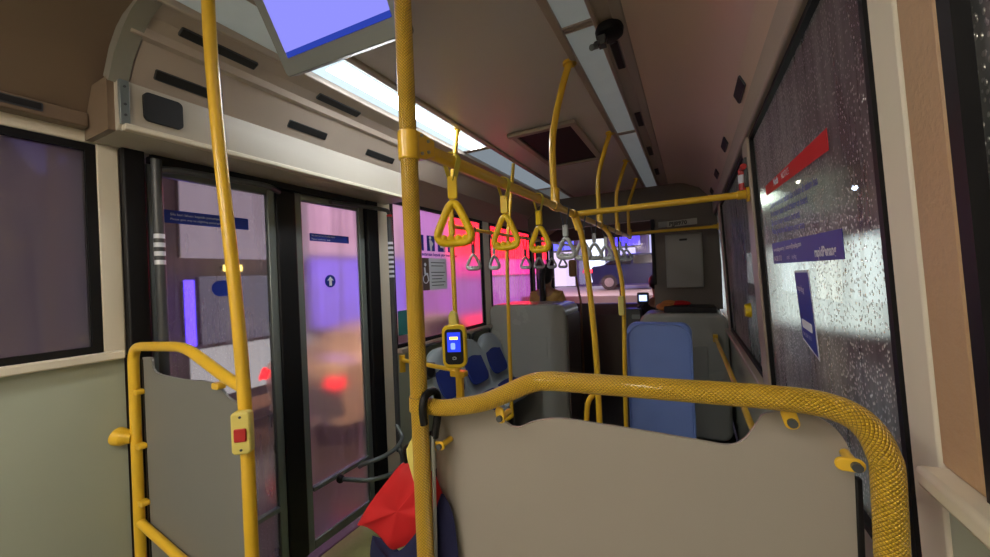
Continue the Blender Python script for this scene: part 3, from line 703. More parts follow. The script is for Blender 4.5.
# ------------------------------------------------------------------ door shafts and arms
def shaft(x,y,z0,z1,label,top,stripes,red):
    t=thing('door_shaft',(x,y,z0),label,'pole')
    MB().tube([(x,y,z0),(x,y,z1)],.019,16).build('shaft_tube',M['dgrey'],t)
    MB().tube(bend(top,.05),.0145,14).build('top_arm',M['dgrey'],t)
    w=MB()
    n=stripes[2]
    for k in range(n):
        z=stripes[0]+(stripes[1]-stripes[0])*k/n; h=(stripes[1]-stripes[0])/n*.52
        w.tube([(x,y,z),(x,y,z+h)],.0195,16)
    w.build('white_stripe',M['stickwhite'],t)
    if red: MB().tube([(x,y,red[0]),(x,y,red[1])],.0198,16).build('red_mark',M['stickred'],t)
    return t
shaft(-2.03,.80,-1.2,.575,'dark grey door shaft with white stripes, left of the first door leaf',[(-2.03,.80,.53),(-2.03,.87,.545),(-1.97,1.25,.54),(-2.05,1.36,.54)],(.12,.27,4),None)
w_=shaft(-1.97,2.16,-1.25,.50,'dark grey door shaft with many white stripes, right of the second door leaf',[(-1.97,2.16,.46),(-1.97,2.16,.535),(-1.97,2.0,.535),(-2.04,1.70,.535)],(.04,.32,8),(.49,.505))
t=thing('door_linkage',(-1.98,2.0,-1.2),'bent grey double tube arm low on the second door leaf','door arm')
MB().tube(bend([(-1.975,2.15,-1.05),(-1.90,2.13,-1.13),(-1.83,1.98,-1.135),(-1.83,1.84,-1.135),(-1.90,1.76,-1.15),(-2.03,1.84,-1.23)],.06),.014,14).build('upper_tube',M['mgrey'],t)
MB().tube(bend([(-1.975,2.15,-1.20),(-1.85,2.08,-1.27),(-1.80,1.92,-1.27),(-1.85,1.74,-1.24),(-2.03,1.68,-1.235)],.06),.014,14).build('lower_tube',M['mgrey'],t)
MB().ball((-2.03,1.68,-1.235),.026,12).build('pivot',M['black'],t)

# ------------------------------------------------------------------ stickers on the doors and windows
LXs=B-.009   # just inside the glass of the doors
def sticker(name,cx,cy,cz,w,h,m,label,side='L',r=.004,x=None,cat='sticker'):
    if side=='L': o=V(LXs if x is None else x,cy,cz); ux=V(0,1,0); uy=V(0,0,1)
    else: o=V(xr(cz)+.010,cy,cz); ux=V(0,-1,0); uy=V(-.058,0,1).normalized()
    uz=ux.cross(uy)
    t=thing(name,o,label,cat)
    MB().rbox(o,ux,uy,uz,w,h,.0012,r,3).build('backing',m,t,smooth=0)
    return t,o+uz*.0018,ux,uy
t,o,ux,uy=sticker('door_sticker',0,1.03,.345,.37,.06,M['stickblue'],'long blue sticker across the top of the first door leaf, beside the striped shaft')
text('Sila beri laluan kepada penumpang',.016,o-ux*.16+uy*.006,ux,uy,M['stickwhite'],t); text('Please give way to alighting passengers',.014,o-ux*.16-uy*.015,ux,uy,M['stickwhite'],t)
t=thing('round_sticker',(LXs,1.075,.008),'plain round blue sticker on the first door leaf','sticker')
MB().rbox((LXs,1.075,.008),(0,1,0),(0,0,1),(1,0,0),.096,.080,.0012,.0399,8).build('disc',M['stickblue'],t,smooth=0)
t,o,ux,uy=sticker('door_sticker',0,1.735,.308,.305,.048,M['stickblue'],'small blue lettered sticker high on the second door leaf')
text('Sila berhati-hati ketika turun',.0155,o-ux*.14+uy*.006,ux,uy,M['stickwhite'],t); text('Please mind your step',.0155,o-ux*.14-uy*.016,ux,uy,M['stickwhite'],t)
t=thing('arrow_sticker',(LXs,1.722,.028),'round blue sticker with a white upward arrow on the second door leaf','sticker')
MB().rbox((LXs,1.722,.028),(0,1,0),(0,0,1),(1,0,0),.082,.082,.0012,.0409,8).build('disc',M['stickblue'],t,smooth=0)
xx=LXs+.0018
ar=[(0,.030),(.026,.003),(.010,.005),(.010,-.030),(-.010,-.030),(-.010,.005),(-.026,.003)]
MB().prism([(xx,1.722+a,.028+b) for a,b in ar],(.0008,0,0)).build('arrow',M['stickwhite'],t,smooth=0)
# priority seat pictograms on the poster window
WX=B-.013
grp='priority seat pictograms on the poster window'
def picto(yc,zc,kind,label):
    t=thing('seat_pictogram',(WX,yc,zc),label,'sticker',grp)
    MB().rbox((WX,yc,zc),(0,1,0),(0,0,1),(1,0,0),.118,.14,.0012,.004,2).build('backing',M['stickblue'],t,smooth=0)
    w=MB(); x=WX+.0016
    w.rbox((x,yc-.01,zc+.05),(0,1,0),(0,0,1),(1,0,0),.034,.034,.0008,.0169,5)
    body={'sit':[(-.03,.03),(0,.03),(.012,-.015),(.05,-.02),(.055,-.065),(.035,-.065),(.03,-.035),(-.02,-.03)],
          'preg':[(-.025,.03),(.005,.03),(.035,-.0),(.015,-.03),(.012,-.07),(-.015,-.07),(-.02,-.02)],
          'cane':[(-.03,.03),(.005,.028),(.012,-.02),(.03,-.07),(.01,-.07),(-.008,-.03),(-.02,-.07),(-.04,-.07),(-.028,-.02)],
          'baby':[(-.04,.03),(.03,.03),(.045,.0),(.015,-.02),(.015,-.07),(-.025,-.07),(-.03,-.02)]}[kind]
    w.prism([(x,yc+a,zc+b) for a,b in body],(.0008,0,0)); w.build('figure',M['stickwhite'],t,smooth=0)
for i,(y,k,l) in enumerate(((2.67,'cane','blue pictogram of a figure with a cane, first of four on the poster window'),(2.835,'preg','blue pictogram of a pregnant figure, second of four on the poster window'),(3.0,'sit','blue pictogram of a seated figure, third of four on the poster window'),(3.165,'baby','blue pictogram of a figure holding a child, last of four on the poster window'))):
    picto(y,.345,k,l)
t=thing('window_lettering',(WX,2.95,.27),'line of dark blue lettering on the glass below the seat pictograms','sticker')
text('Beri keutamaan kepada yang memerlukan',.040,(WX+.002,2.60,.232),(0,1,0),(0,0,1),M['stickblue'],t,bold=.0012)
t,o,ux,uy=sticker('wheelchair_notice',0,2.88,.065,.38,.29,M['paper'],'pale notice with a wheelchair picture on its left, on the poster window',x=WX)
MB().rbox(o-ux*.14,ux,uy,(1,0,0),.10,.29,.0008,.002,1).build('picture_strip',M['brownpaper'],t,smooth=0)
w=MB(); q=o-ux*.145+V(.0012,0,0)
w.rbox(q+uy*.085,ux,uy,(1,0,0),.032,.032,.0008,.0159,5)
w.prism([q+ux*a+uy*b for a,b in ((-.02,.06),(.0,.06),(.008,.01),(.035,.01),(.05,-.06),(.035,-.06),(.022,-.01),(-.015,-.01))],(.0008,0,0))
w.tube([q+V(.001,0,0)+ux*(.0+.036*math.cos(a))+uy*(-.045+.036*math.sin(a)) for a in [PI*(.55+1.35*k/14) for k in range(15)]],.004,6)
w.build('wheelchair_figure',M['stickwhite'],t,smooth=0)
INK=mat('grey_ink',(.12,.13,.16),.7)
w=MB()
for k in range(8):
    if k==2: continue
    w.rbox(o+ux*(.05-.01*(k%3))+uy*(.105-.030*k),ux,uy,(1,0,0),.22-.03*(k%3),.008,.0006,.001,1)
w.build('printed_lines',INK,t,smooth=0)
t=thing('teal_sticker',(WX,2.33,-.30),'teal rectangle low on the poster window beside the door shaft','sticker')
MB().rbox((WX,2.43,-.33),(0,1,0),(0,0,1),(1,0,0),.15,.20,.0012,.004,2).build('backing',mat('teal_print',(.03,.22,.22),.5),t,smooth=0)

# right window notices
def rpt(y,z,dx=0): return V(xr(z)+.008-dx,y,z)
tR=thing('notice_banner',rpt(1.45,.29),'slanted red banner reading Notis NOTICE on the wet right window','sticker')
P=[rpt(1.86,.285),rpt(1.86,.325),rpt(1.10,.305),rpt(1.10,.255)]
MB().prism(P,(-.0012,0,0)).build('backing',M['stickred'],tR,smooth=0)
uy=V(-.058,0,1).normalized(); ux=V(0,-1,-.045).normalized()
text('Notis',.036,rpt(1.70,.294,.002),ux,uy,M['stickwhite'],tR,bold=.0016)
text('NOTICE',.030,rpt(1.57,.290,.002),ux,uy,M['stickwhite'],tR,name='thin_lettering')
t=thing('notice_text',rpt(1.45,.2),'faint dark blue lines of notice text between the red banner and the blue band','sticker')
for k,s_ in enumerate(('Dilarang merokok, makan dan minum di dalam bas','No smoking, eating and drinking on board','Sila tekan loceng sebelum berhenti','Please press the bell before your stop')):
    text(s_,.030,rpt(1.80,.225-.033*k,.002),ux,uy,M['stickblue'],t,bold=.001)
t=thing('contact_band',rpt(1.45,.05),'blue band with white contact lines and a rapidPenang wordmark on the wet window','sticker')
P=[rpt(1.835,.012),rpt(1.835,.092),rpt(1.065,.076),rpt(1.065,.010)]
MB().prism(P,(-.0012,0,0)).build('backing',M['stickblue'],t,smooth=0)
ux2=V(0,-1,0)
text('www.rapidpg.com.my  |  customer@rapidpg.com',.0205,rpt(1.81,.058,.002),ux2,uy,M['stickwhite'],t,bold=.0004)
text('04-238 1313',.026,rpt(1.81,.022,.002),ux2,uy,M['stickwhite'],t,bold=.0008,name='phone_lettering')
text('rapid     rapidpg',.0205,rpt(1.60,.024,.002),ux2,uy,M['stickwhite'],t,name='social_lettering')
text('rapidPenang',.034,rpt(1.275,.022,.002),ux2,uy,M['stickwhite'],t,bold=.0012,name='wordmark')
t=thing('upright_notice',rpt(1.42,-.13),'upright blue notice with a white rim below the contact band','sticker')
P=[rpt(1.52,-.015),rpt(1.355,-.013),rpt(1.325,-.265),rpt(1.485,-.228)]
MB().prism(P,(-.001,0,0)).build('white_rim',M['stickwhite'],t,smooth=0)
P=[rpt(1.512,-.021,.0012),rpt(1.363,-.020,.0012),rpt(1.335,-.255,.0012),rpt(1.478,-.222,.0012)]
MB().prism(P,(-.001,0,0)).build('backing',M['stickblue'],t,smooth=0)
ux3=V(0,-1,-.06).normalized()
text('rapidpg',.026,rpt(1.49,-.075,.003),ux3,uy,M['stickwhite'],t,bold=.0004)
MB().rbox(rpt(1.415,-.178,.0026),ux3,uy,(-1,0,0),.105,.026,.0008,.006).build('white_bar',M['stickwhite'],t,smooth=0)
text('04-238 1313',.017,rpt(1.465,-.212,.003),ux3,uy,M['stickwhite'],t,name='phone_lettering')
# window latch / stop knob and hammer
t=thing('stop_button',(.27,2.5,-.28),'round yellow stop button on the right window post','button')
MB().tube([(xr(-.2)-.0,2.56,-.24),(xr(-.2)-.03,2.56,-.24)],.04,18,radii=[.042,.034]).build('button_body',M['yplastic'],t,bevel=.003)
t=thing('emergency_hammer',(.24,2.2,.45),'small red and white emergency hammer on the right pillar above the cross rail','hammer')
x=xr(.45)-.03
MB().tube([(x,2.17,.372),(x,2.17,.47)],.016,12).build('handle',M['redplastic'],t)
MB().tube([(x,2.17,.405),(x,2.17,.445)],.0185,12).build('white_band',M['stickwhite'],t)
w=MB(); w.tube([(x,2.12,.475),(x,2.22,.475)],.014,10); w.build('head',M['redplastic'],t)
MB().box(x+.004,xr(.45)-.010,2.13,2.21,.38,.52).build('holder',M['dgrey'],t,bevel=.004)

# ------------------------------------------------------------------ right handrail along the wall
t=thing('hand_rail',(.25,3,-.7),'yellow handrail sloping along the right wall beside the blue seat','rail')
MB().tube(smoothpath([(.19,4.15,-.66),(.215,3.2,-.70),(.24,2.4,-.78),(.25,2.2,-.80)]),.0165,16).build('rail_tube',M['yellow'],t)
MB().box(.17,.21,4.14,4.2,-.69,-.62).build('end_plate',M['yellow'],t,bevel=.003)

# ------------------------------------------------------------------ seats
t=thing('bus_seat',(-.22,2.9,-H),'tall blue vinyl seat back on the right, seen from behind','seat')
back=V(-.222,3.0,-.79)
MB().rbox((-.222,2.96,-.80),(1,0,0),(0,.0,1),(0,1,0),.435,.86,.10,.07,8).build('backrest',M['blue'],t,bevel=.022,seg=4)
w=MB(); w.tube(bend([(-.435,2.955,-1.2),(-.435,2.955,-.45),(-.36,2.955,-.376),(-.08,2.955,-.376),(-.01,2.955,-.45),(-.01,2.955,-1.2)],.07),.006,8); w.build('piping',M['blue'],t)
MB().rbox((-.222,3.25,-1.22),(1,0,0),(0,1,0),(0,0,1),.44,.46,.10,.05).build('seat_cushion',M['blue'],t,bevel=.02)
MB().box(-.40,-.04,2.99,3.40,-H,-1.22).build('seat_base',M['dgrey'],t,bevel=.01)

def side_seat(y,label):
    t=thing('bus_seat',(-1.85,y,-H),label,'seat','side-facing seats along the left wall')
    # shell profile in XZ, swept along Y
    prof=[(-2.02,-.60),(-1.99,-.585),(-1.95,-.62),(-1.91,-.78),(-1.87,-.98),(-1.80,-1.09),(-1.66,-1.12),(-1.52,-1.10),(-1.47,-1.12),(-1.50,-1.17),(-1.66,-1.20),(-1.84,-1.18),(-1.93,-1.08),(-1.99,-.85)]
    n=9; wd=.43; vs=[];m=len(prof); fs=[]
    pr=[(p.x,p.z) for p in smoothpath([(a,0,b) for a,b in prof+[prof[0]]],2)[:-1]]; m=len(pr)
    for k in range(n):
        u=k/(n-1)*2-1; e=1-.10*abs(u)**4
        for (a,b) in pr: vs.append(V(-1.99+(a+1.99)*(.94+.06*e)+.03*u*u, y+u*wd/2, -.60+(b+.60)*1.0-(.11*abs(u)**3.0 if b>-.85 else 0)))
    for k in range(n-1):
        for j in range(m): fs.append((k*m+j,k*m+(j+1)%m,(k+1)*m+(j+1)%m,(k+1)*m+j))
    fs+=[tuple(range(m-1,-1,-1)),tuple(range((n-1)*m,n*m))]
    MB().add(vs,fs).build('seat_shell',M['shell'],t,smooth=50)
    # pads
    d=V(.155,0,-.33).normalized()
    MB().rbox((-1.905,y,-.82),(0,1,0),d,V(.93,0,.30).normalized(),.33,.38,.022,.08).build('back_pad',M['navy'],t,bevel=.006)
    MB().rbox((-1.66,y,-1.115),(0,1,0),(1,0,0),(0,0,1),.34,.34,.03,.06).build('seat_pad',M['navy'],t,bevel=.008)
    w=MB(); w.box(-2.0,-1.7,y-.03,y+.03,-H,-1.17); w.build('seat_leg',M['dgrey'],t,bevel=.008)
    w=MB(); w.tube(bend([(-2.06,y-.19,-.68),(-2.04,y-.19,-.56),(-2.02,y,-.545),(-2.04,y+.19,-.56),(-2.06,y+.19,-.68)],.05),.012,10); w.build('top_handle',M['dgrey'],t)
    return t
side_seat(2.72,'pale grey shell seat with navy pads nearest the doors, under the poster window')
side_seat(3.17,'pale grey shell seat with navy pads, middle of the side-facing row')
side_seat(3.60,'pale grey shell seat with navy pads, next to the tall grey partition')
t=thing('small_box',(-1.95,2.44,-.72),'dark grey box with a round hole low beside the handrail','box')
MB().box(-2.0,-1.87,2.38,2.52,-.78,-.66).build('box_body',M['dgrey'],t,bevel=.01)
MB().tube([(-1.872,2.45,-.72),(-1.864,2.45,-.72)],.045,18).build('round_hole',M['slot'],t)

# ------------------------------------------------------------------ partitions forward
t=thing('wheel_arch_box',(-1.65,4.0,-H),'tall rounded grey moulded partition on the left, in front of the seated woman','partition')
MB().rbox((-1.63,3.86,-.99),(1,0,0),(0,0,1),(0,1,0),.90,1.38,.55,.09,8).build('box_body',M['box'],t,bevel=.03,seg=4)
MB().rbox((-1.50,3.857,-.75),(1,0,0),(0,0,1),(0,-1,0),.22,.20,.004,.01).build('service_flap',M['box'],t,bevel=.002)
MB().box(-1.185,-1.165,3.90,4.38,-1.6,-.42).build('side_cover',M['bulk'],t,bevel=.004)
t=thing('driver_partition',(-.1,4.2,-H),'wide grey moulded box behind the driver with a black grille on top','partition')
MB().rbox((-.09,4.22,-1.05),(1,0,0),(0,0,1),(0,1,0),.80,1.24,.48,.10,8).build('box_body',M['box'],t,bevel=.035,seg=4)
w=MB(); w.box(-.26,.22,4.32,4.66,-.435,-.37); w.build('top_tray',M['slot'],t,bevel=.01)
MB().rbox((-.03,4.217,-.92),(1,0,0),(0,0,1),(0,-1,0),.30,.34,.004,.02).build('service_flap',M['box'],t,bevel=.002)
RED=emis('red_indicator_lamp',(1,.03,.02),2.0)
t=thing('driver_bulkhead',(0,4.72,-.4),'brown-grey bulkhead wall behind the driver','partition')
MB().box(-.37,.30,4.725,4.755,-.43,.60).build('bulkhead_board',M['bulk'],t,smooth=0)
MB().box(-.385,-.345,4.70,4.78,-.15,.60).build('edge_post',M['black'],t,bevel=.006)
t=thing('switch_cabinet',(-.05,4.7,-.13),'flat pale grey metal cabinet hanging on the bulkhead behind the driver','cabinet')
MB().box(-.235,.125,4.60,4.72,-.185,.40).build('cabinet_body',M['cab'],t,bevel=.008)
MB().box(-.222,.112,4.593,4.60,-.172,.39).build('cabinet_door',M['cab'],t,bevel=.004)
MB().rbox((-.055,4.592,.335),(1,0,0),(0,0,1),(0,-1,0),.075,.022,.003,.004).build('lock_slot',M['slot'],t,smooth=0)
w=MB()
for k in range(4): w.box(.02,.085,4.588,4.593,-.075+.022*k,-.066+.022*k)
w.build('louvre',M['cab'],t,smooth=0)
t=thing('number_plate',(-.03,4.58,.5),'small white plate with black characters above the grey cabinet','plate')
MB().rbox((-.06,4.56,.515),(1,0,.03),(0,0,1),(0,-1,0),.29,.065,.004,.004).build('backing',mat('plate_grey',(.42,.42,.38),.6),t,smooth=0)
text('PJJ8970',.058,(-.185,4.553,.492),(1,0,.03),(0,0,1),M['slot'],t,bold=.0015)
MB().box(-.30,-.20,4.68,4.725,.50,.56).build('plate_bracket',M['cab'],t,bevel=.002)
# fare box and little screen
t=thing('fare_machine',(-.58,4.6,-H),'grey fare box with a small lit screen beside the driver','machine')
MB().rbox((-.60,4.55,-.62),(1,0,0),(0,0,1),(0,1,0),.17,.42,.18,.03).build('machine_body',M['dgrey'],t,bevel=.01)
MB().box(-.58,-.52,4.6,4.7,-H,-.80).build('stand',M['dgrey'],t,bevel=.005)
MB().rbox((-.565,4.548,-.50),(1,0,0),(0,0,1),(0,-1,0),.09,.05,.004,.01).build('dial_plate',M['mgrey'],t)
w=MB(); w.rbox((-.50,4.72,-.30),(1,0,0),(0,0,1),(0,1,0),.13,.13,.03,.015); w.build('screen_casing',M['black'],t,bevel=.004)
MB().rbox((-.50,4.717,-.30),(1,0,0),(0,0,1),(0,-1,0),.085,.07,.003,.004).build('screen',emis('fare_screen',(.35,.5,1),1.6),t,smooth=0)
MB().tube([(-.50,4.73,-.36),(-.56,4.66,-.42)],.012,8).build('screen_arm',M['black'],t)
# dashboard and partition in front of front door
t=thing('dashboard',(-.9,5.85,-H),'dark dashboard under the windscreen','dashboard')
MB().prism([(-1.35,5.75,-H),(-1.35,5.75,-.60),(-1.35,5.9,-.47),(-1.35,6.09,-.46),(-1.35,6.09,-H)],(1.6,0,0)).build('dash_body',M['bulk'],t,bevel=.01)
# small ceiling speaker hooks etc: red light at the joint of left window
t=thing('drawn_curtain',(-2.0,5.5,0),'tall dark curtain strip beside the front door window','curtain')
w=MB(); pts=[]
for k in range(25): pts.append((-2.02+.018*math.sin(k*1.3),5.27+.012*k))
vs=[V(x,y,z) for z in (-1.2,.6) for x,y in pts]; n=25
w.add(vs,[(k,k+1,n+k+1,n+k) for k in range(n-1)]); w.build('cloth',M['bulk'],t)

# ------------------------------------------------------------------ people
def skin_mesh(name,joints,edges,mat_,parent,sub=2):
    me=bpy.data.meshes.new(name); root=parent
    while root.parent: root=root.parent
    off=V(0,0,H)-Vector(root['org'])
    me.from_pydata([Vector(j[0])+off for j in joints],edges,[])
    o=bpy.data.objects.new(name,me); C.objects.link(o)
    sk=o.modifiers.new('skin','SKIN'); sk.use_smooth_shade=True
    for i,j in enumerate(joints):
        r=j[1]; me.skin_vertices[0].data[i].radius=(r if isinstance(r,tuple) else (r,r))
    me.skin_vertices[0].data[0].use_root=True
    ss=o.modifiers.new('sub','SUBSURF'); ss.levels=sub; ss.render_levels=sub
    dg=bpy.context.evaluated_depsgraph_get(); ev=o.evaluated_get(dg); nm=bpy.data.meshes.new_from_object(ev)
    nm.materials.clear(); nm.materials.append(mat_)
    bpy.data.objects.remove(o); nm.shade_smooth()
    o=bpy.data.objects.new(name,nm); C.objects.link(o); o.parent=parent; return o
def seated_person(base,hd,facing,label,shirt,hairfn,scale=1.0):
    """base: hip centre; facing: +1 looks along +Y"""
    t=thing('person',base,label,'person')
    bx,by,bz=base; f=facing
    P=lambda x,y,z:(bx+x,by+f*y,bz+z)
    J=[(P(0,0,0),.13),(P(0,0,.18),.125),(P(0,.0,.36),.14),(P(0,0,.47),(.09,.10)),(P(0,.01,.55),.052),(P(0,.02,.63),.07),(P(0,.03,.72),.088),(P(0,.02,.79),.07),
       (P(-.17,0,.45),.062),(P(-.22,.05,.22),.046),(P(-.17,.26,.12),.036),(P(.17,0,.45),.062),(P(.22,.05,.22),.046),(P(.17,.26,.12),.036),
       (P(-.10,.12,-.02),.09),(P(-.12,.44,-.02),.065),(P(-.12,.46,-.42),.045),(P(.10,.12,-.02),.09),(P(.12,.44,-.02),.065),(P(.12,.46,-.42),.045),
       (P(-.12,.58,-.44),.035),(P(.12,.58,-.44),.035),(P(-.15,.33,.11),.028),(P(.15,.33,.11),.028)]
    E=[(0,1),(1,2),(2,3),(3,4),(4,5),(5,6),(6,7),(3,8),(8,9),(9,10),(3,11),(11,12),(12,13),(0,14),(14,15),(15,16),(0,17),(17,18),(18,19),(16,20),(19,21),(10,22),(13,23)]
    b=skin_mesh('body',J,E,M['skin'],t)
    # clothes: a slightly larger torso and sleeves
    J2=[(P(0,0,0),.145),(P(0,0,.18),.138),(P(0,0,.36),.152),(P(0,0,.46),.105),(P(0,.005,.505),.066),(P(-.17,0,.45),.074),(P(-.215,.04,.26),.058),(P(.17,0,.45),.074),(P(.215,.04,.26),.058)]
    skin_mesh('shirt',J2,[(0,1),(1,2),(2,3),(3,4),(3,5),(5,6),(3,7),(7,8)],shirt,t)
    J3=[(P(0,0,-.01),.142),(P(-.10,.12,-.02),.10),(P(-.12,.44,-.02),.076),(P(-.12,.46,-.38),.055),(P(.10,.12,-.02),.10),(P(.12,.44,-.02),.076),(P(.12,.46,-.38),.055)]
    skin_mesh('trousers',J3,[(0,1),(1,2),(2,3),(0,4),(4,5),(5,6)],M['jacket'],t)
    w=MB()
    w.ball(P(0,.122,.69),.016,8,(.8,1,1.4)); w.ball(P(-.088,.02,.69),.02,8,(.4,.8,1.3)); w.ball(P(.088,.02,.69),.02,8,(.4,.8,1.3)); w.build('nose_and_ears',M['skin'],t)
    w=MB(); w.ball(P(-.032,.108,.712),.012,8); w.ball(P(.032,.108,.712),.012,8); w.build('eyes',M['stickwhite'],t)
    w=MB(); w.box(*sorted((bx-.022,bx+.022)),*sorted((by+f*.105,by+f*.116)),bz+.636,bz+.644); w.build('mouth',M['redplastic'],t,bevel=.002)
    hairfn(t,P)
    return t
def hair_woman(t,P):
    w=MB(); w.ball(P(0,-.005,.735),.112,20,(.95,1.0,1.0)); w.ball(P(0,-.03,.70),.10,16,(.95,.95,1.1)); 
    w.ball(P(0,-.13,.76),.05,14); w.build('hair',M['hair'],t)
    w=MB(); w.tube(smoothpath([P(0,-.13,.74),P(0,-.16,.66),P(0,-.16,.55),P(.0,-.15,.42),P(-.01,-.14,.33)]),.04,12,radii=None); w.build('ponytail',M['hair'],t)
def hair_man(t,P):
    w=MB(); w.ball(P(0,-.005,.74),.105,18,(.98,1.0,.98)); w.build('hair',M['hair'],t)
seated_person((-1.64,4.62,-.69),None,1,'person with black ponytail and mustard top sitting behind the left grey partition',M['shirt'],hair_woman)
seated_person((-.36,5.02,-.86),None,1,'person in dark clothes at the wheel behind the driver partition',M['jacket'],hair_man)
t=thing('passenger_seat',(-1.70,4.6,-H),'raised seat under the woman with the ponytail','seat')
MB().box(-1.95,-1.45,4.45,4.96,-H,-.84).build('seat_base',M['dgrey'],t,bevel=.02)
t=thing('cab_seat',(-.36,5.0,-H),'dark seat of the driver behind the wide grey partition','seat')
MB().box(-.6,-.12,4.84,5.3,-H,-1.02).build('seat_base',M['black'],t,bevel=.02)
MB().rbox((-.20,4.80,-.58),(1,0,0),(0,0,1),(0,1,0),.34,.60,.05,.1).build('backrest',M['black'],t,bevel=.01)
t=thing('orange_vest',(-.2,4.7,-.36),'orange and red cloth lying on top of the driver partition','cloth')
MB().ball((-.26,4.52,-.385),.09,16,(1.0,1.1,.5)).ball((-.22,4.56,-.35),.06,14,(1.3,1,.6)).build('cloth_fold',M['orange'],t)
MB().ball((-.12,4.60,-.355),.09,16,(1.3,1,.35)).build('red_fold',M['red'],t)

# ================================================================== OUTSIDE
GZ=-2.03
def ext(o,kind='structure'): o['kind']=kind; return o
road=MB().box(-30,30,-14,70,GZ-.1,GZ).build('road',M['asphalt'],smooth=0); ext(road)
def lightbox(x0,x1,y0,y1,z0,z1,col,s,label,name='shop_sign',group=None):
    t=thing(name,((x0+x1)/2,(y0+y1)/2,z0),label,'sign',group)
    MB().box(x0-.04,x1+.04,y0-.04,y1+.04,z0-.04,z1+.04).build('case',M['wall_dark'],t,smooth=0)
    q=MB()
    return t
def face(t,pts,col,s):
    MB().add([V(*p) for p in pts],[(0,1,2,3)]).build('lit_face',emis('lit_%s'%t.name,col,s),t,smooth=0)
def leftsign(y0,y1,z0,z1,col,s,label,name='shop_sign',x=-6.6):
    t=thing(name,(x,(y0+y1)/2,z0),label,'sign' if name=='shop_sign' else 'window')
    MB().box(x-.12,x,y0+.01,y1-.01,z0+.01,z1-.01).build('case',M['wall_dark'],t,smooth=0)
    face(t,[(x+.01,y0,z0),(x+.01,y1,z0),(x+.01,y1,z1),(x+.01,y0,z1)],col,s)
    return t
# left shop row
b=thing('shop_building',(-8,6,GZ),'long painted shop building across the road on the left','building')
MB().box(-9,-6.75,-6,20.2,GZ,7).build('wall',M['wall_out'],b,smooth=0)
LL=[(-1.0,2.3,-1.6,1.8,(.42,.33,.42),.07,'dull mauve lit shop front seen through the rear left window','shop_window'),
 (2.6,4.4,.45,2.0,(.60,.48,.60),.28,'pale lit panel above the shop seen through the first door leaf','shop_sign'),
 (2.62,2.74,-.75,.15,(.10,.05,1.0),2.0,'narrow blue-violet neon panel behind the first door leaf','shop_sign'),
 (3.1,3.35,.27,.36,(1,.75,.15),2.5,'small amber lamp row behind the first door leaf','shop_sign'),
 (2.8,4.4,-.75,.20,(.30,.28,.40),.2,'dusky glass shop front behind the first door leaf','shop_window'),
 (2.65,4.4,-1.5,-.80,(.70,.66,.68),.38,'low pale shutter behind the first door leaf','shop_window'),
 (4.42,6.6,.55,2.2,(.85,.45,.68),.6,'pink lit fascia behind the second door leaf','shop_sign'),
 (4.42,6.6,-.75,.50,(.30,.16,.95),.75,'violet shop front behind the second door leaf','shop_window'),
 (5.75,5.92,.72,.84,(.8,.9,1),16.0,'small dazzling white lamp behind the second door leaf','shop_sign'),
 (6.65,8.1,.1,2.3,(.70,.25,.75),.62,'lilac lit fascia behind the seat pictograms','shop_sign'),
 (8.15,13.0,.62,2.7,(1,.006,.015),4.5,'strong red sign at the top right of the poster window','shop_sign'),
 (6.65,12.6,-.95,.05,(.62,.16,.70),.5,'mauve shop front behind the poster window','shop_window'),
 (8.15,12.9,.10,.58,(.95,.04,.35),1.0,'magenta panel under the strong red sign','shop_sign'),
 (8.1,12.6,-1.9,-1.0,(1,.03,.10),1.6,'low red lit step front behind the poster window','shop_sign'),
 (13.2,19.5,1.6,2.9,(1,.02,.10),1.1,'red and pink sign behind the third left window','shop_sign'),
 (13.2,16.2,-.8,1.5,(.50,.28,.75),.45,'lilac shop front behind the third left window','shop_window'),
 (16.4,19.5,-.8,1.5,(.75,.50,.95),.5,'pale violet shop front beyond the third left window','shop_window')]
for (y0,y1,z0,z1,c,s,l,n) in LL: leftsign(y0,y1,z0,z1,c,s,l,n)

# right side: shop row across the road (seen at a low angle through the wet glass)
b=thing('shop_building',(6,16,GZ),'dark shop building across the road on the right','building')
MB().box(4.6,7,2.5,48,GZ,6).build('wall',M['wall_dark'],b,smooth=0)
RL=[(4.0,7.0,-1.0,.7,(.9,.80,.60),.35,'warm lit shop front beyond the wet right window, nearest'),
 (7.4,10.2,-1.0,.5,(.8,.85,.85),.8,'cream lit shop front beyond the wet right window'),
 (10.8,12.6,-1.2,.8,(1,.82,.6),1.0,'amber narrow shop front beyond the wet right window'),
 (13.2,15.6,-1.1,.9,(.75,.85,1.0),1.3,'cold white shop front beyond the wet right window'),
 (16.6,19.5,-1.3,1.0,(1,.88,.7),1.2,'peach lit shop front beyond the right windows'),
 (20.5,26,-1.3,1.2,(.7,.8,1),1.2,'pale blue lit shop front far beyond the right windows'),
 (28,44,-1.3,1.3,(.9,.9,1),1.4,'white lit shop front farthest on the right'),
 (8.2,12.2,1.0,1.7,(.55,.6,.5),.14,'dim greenish glow board added above the nearer right shop fronts'),  # these dim glow boards are added to soften the tops of the fronts
 (13.4,19,1.25,2.2,(.7,.6,.45),.2,'dim brownish glow board added above the middle right shop fronts'),
 (20.6,30,1.5,2.8,(.5,.6,.6),.22,'dim grey-green glow board added above the far right shop fronts')]
for (y0,y1,z0,z1,c,s,l) in RL:
    t=thing('shop_window',(4.5,(y0+y1)/2,z0),l,'window'); MB().box(4.52,4.6,y0-.05,y1+.05,z0-.05,z1+.05).build('case',M['wall_dark'],t,smooth=0)
    face(t,[(4.5,y0,z0),(4.5,y1,z0),(4.5,y1,z1),(4.5,y0,z1)],c,s)
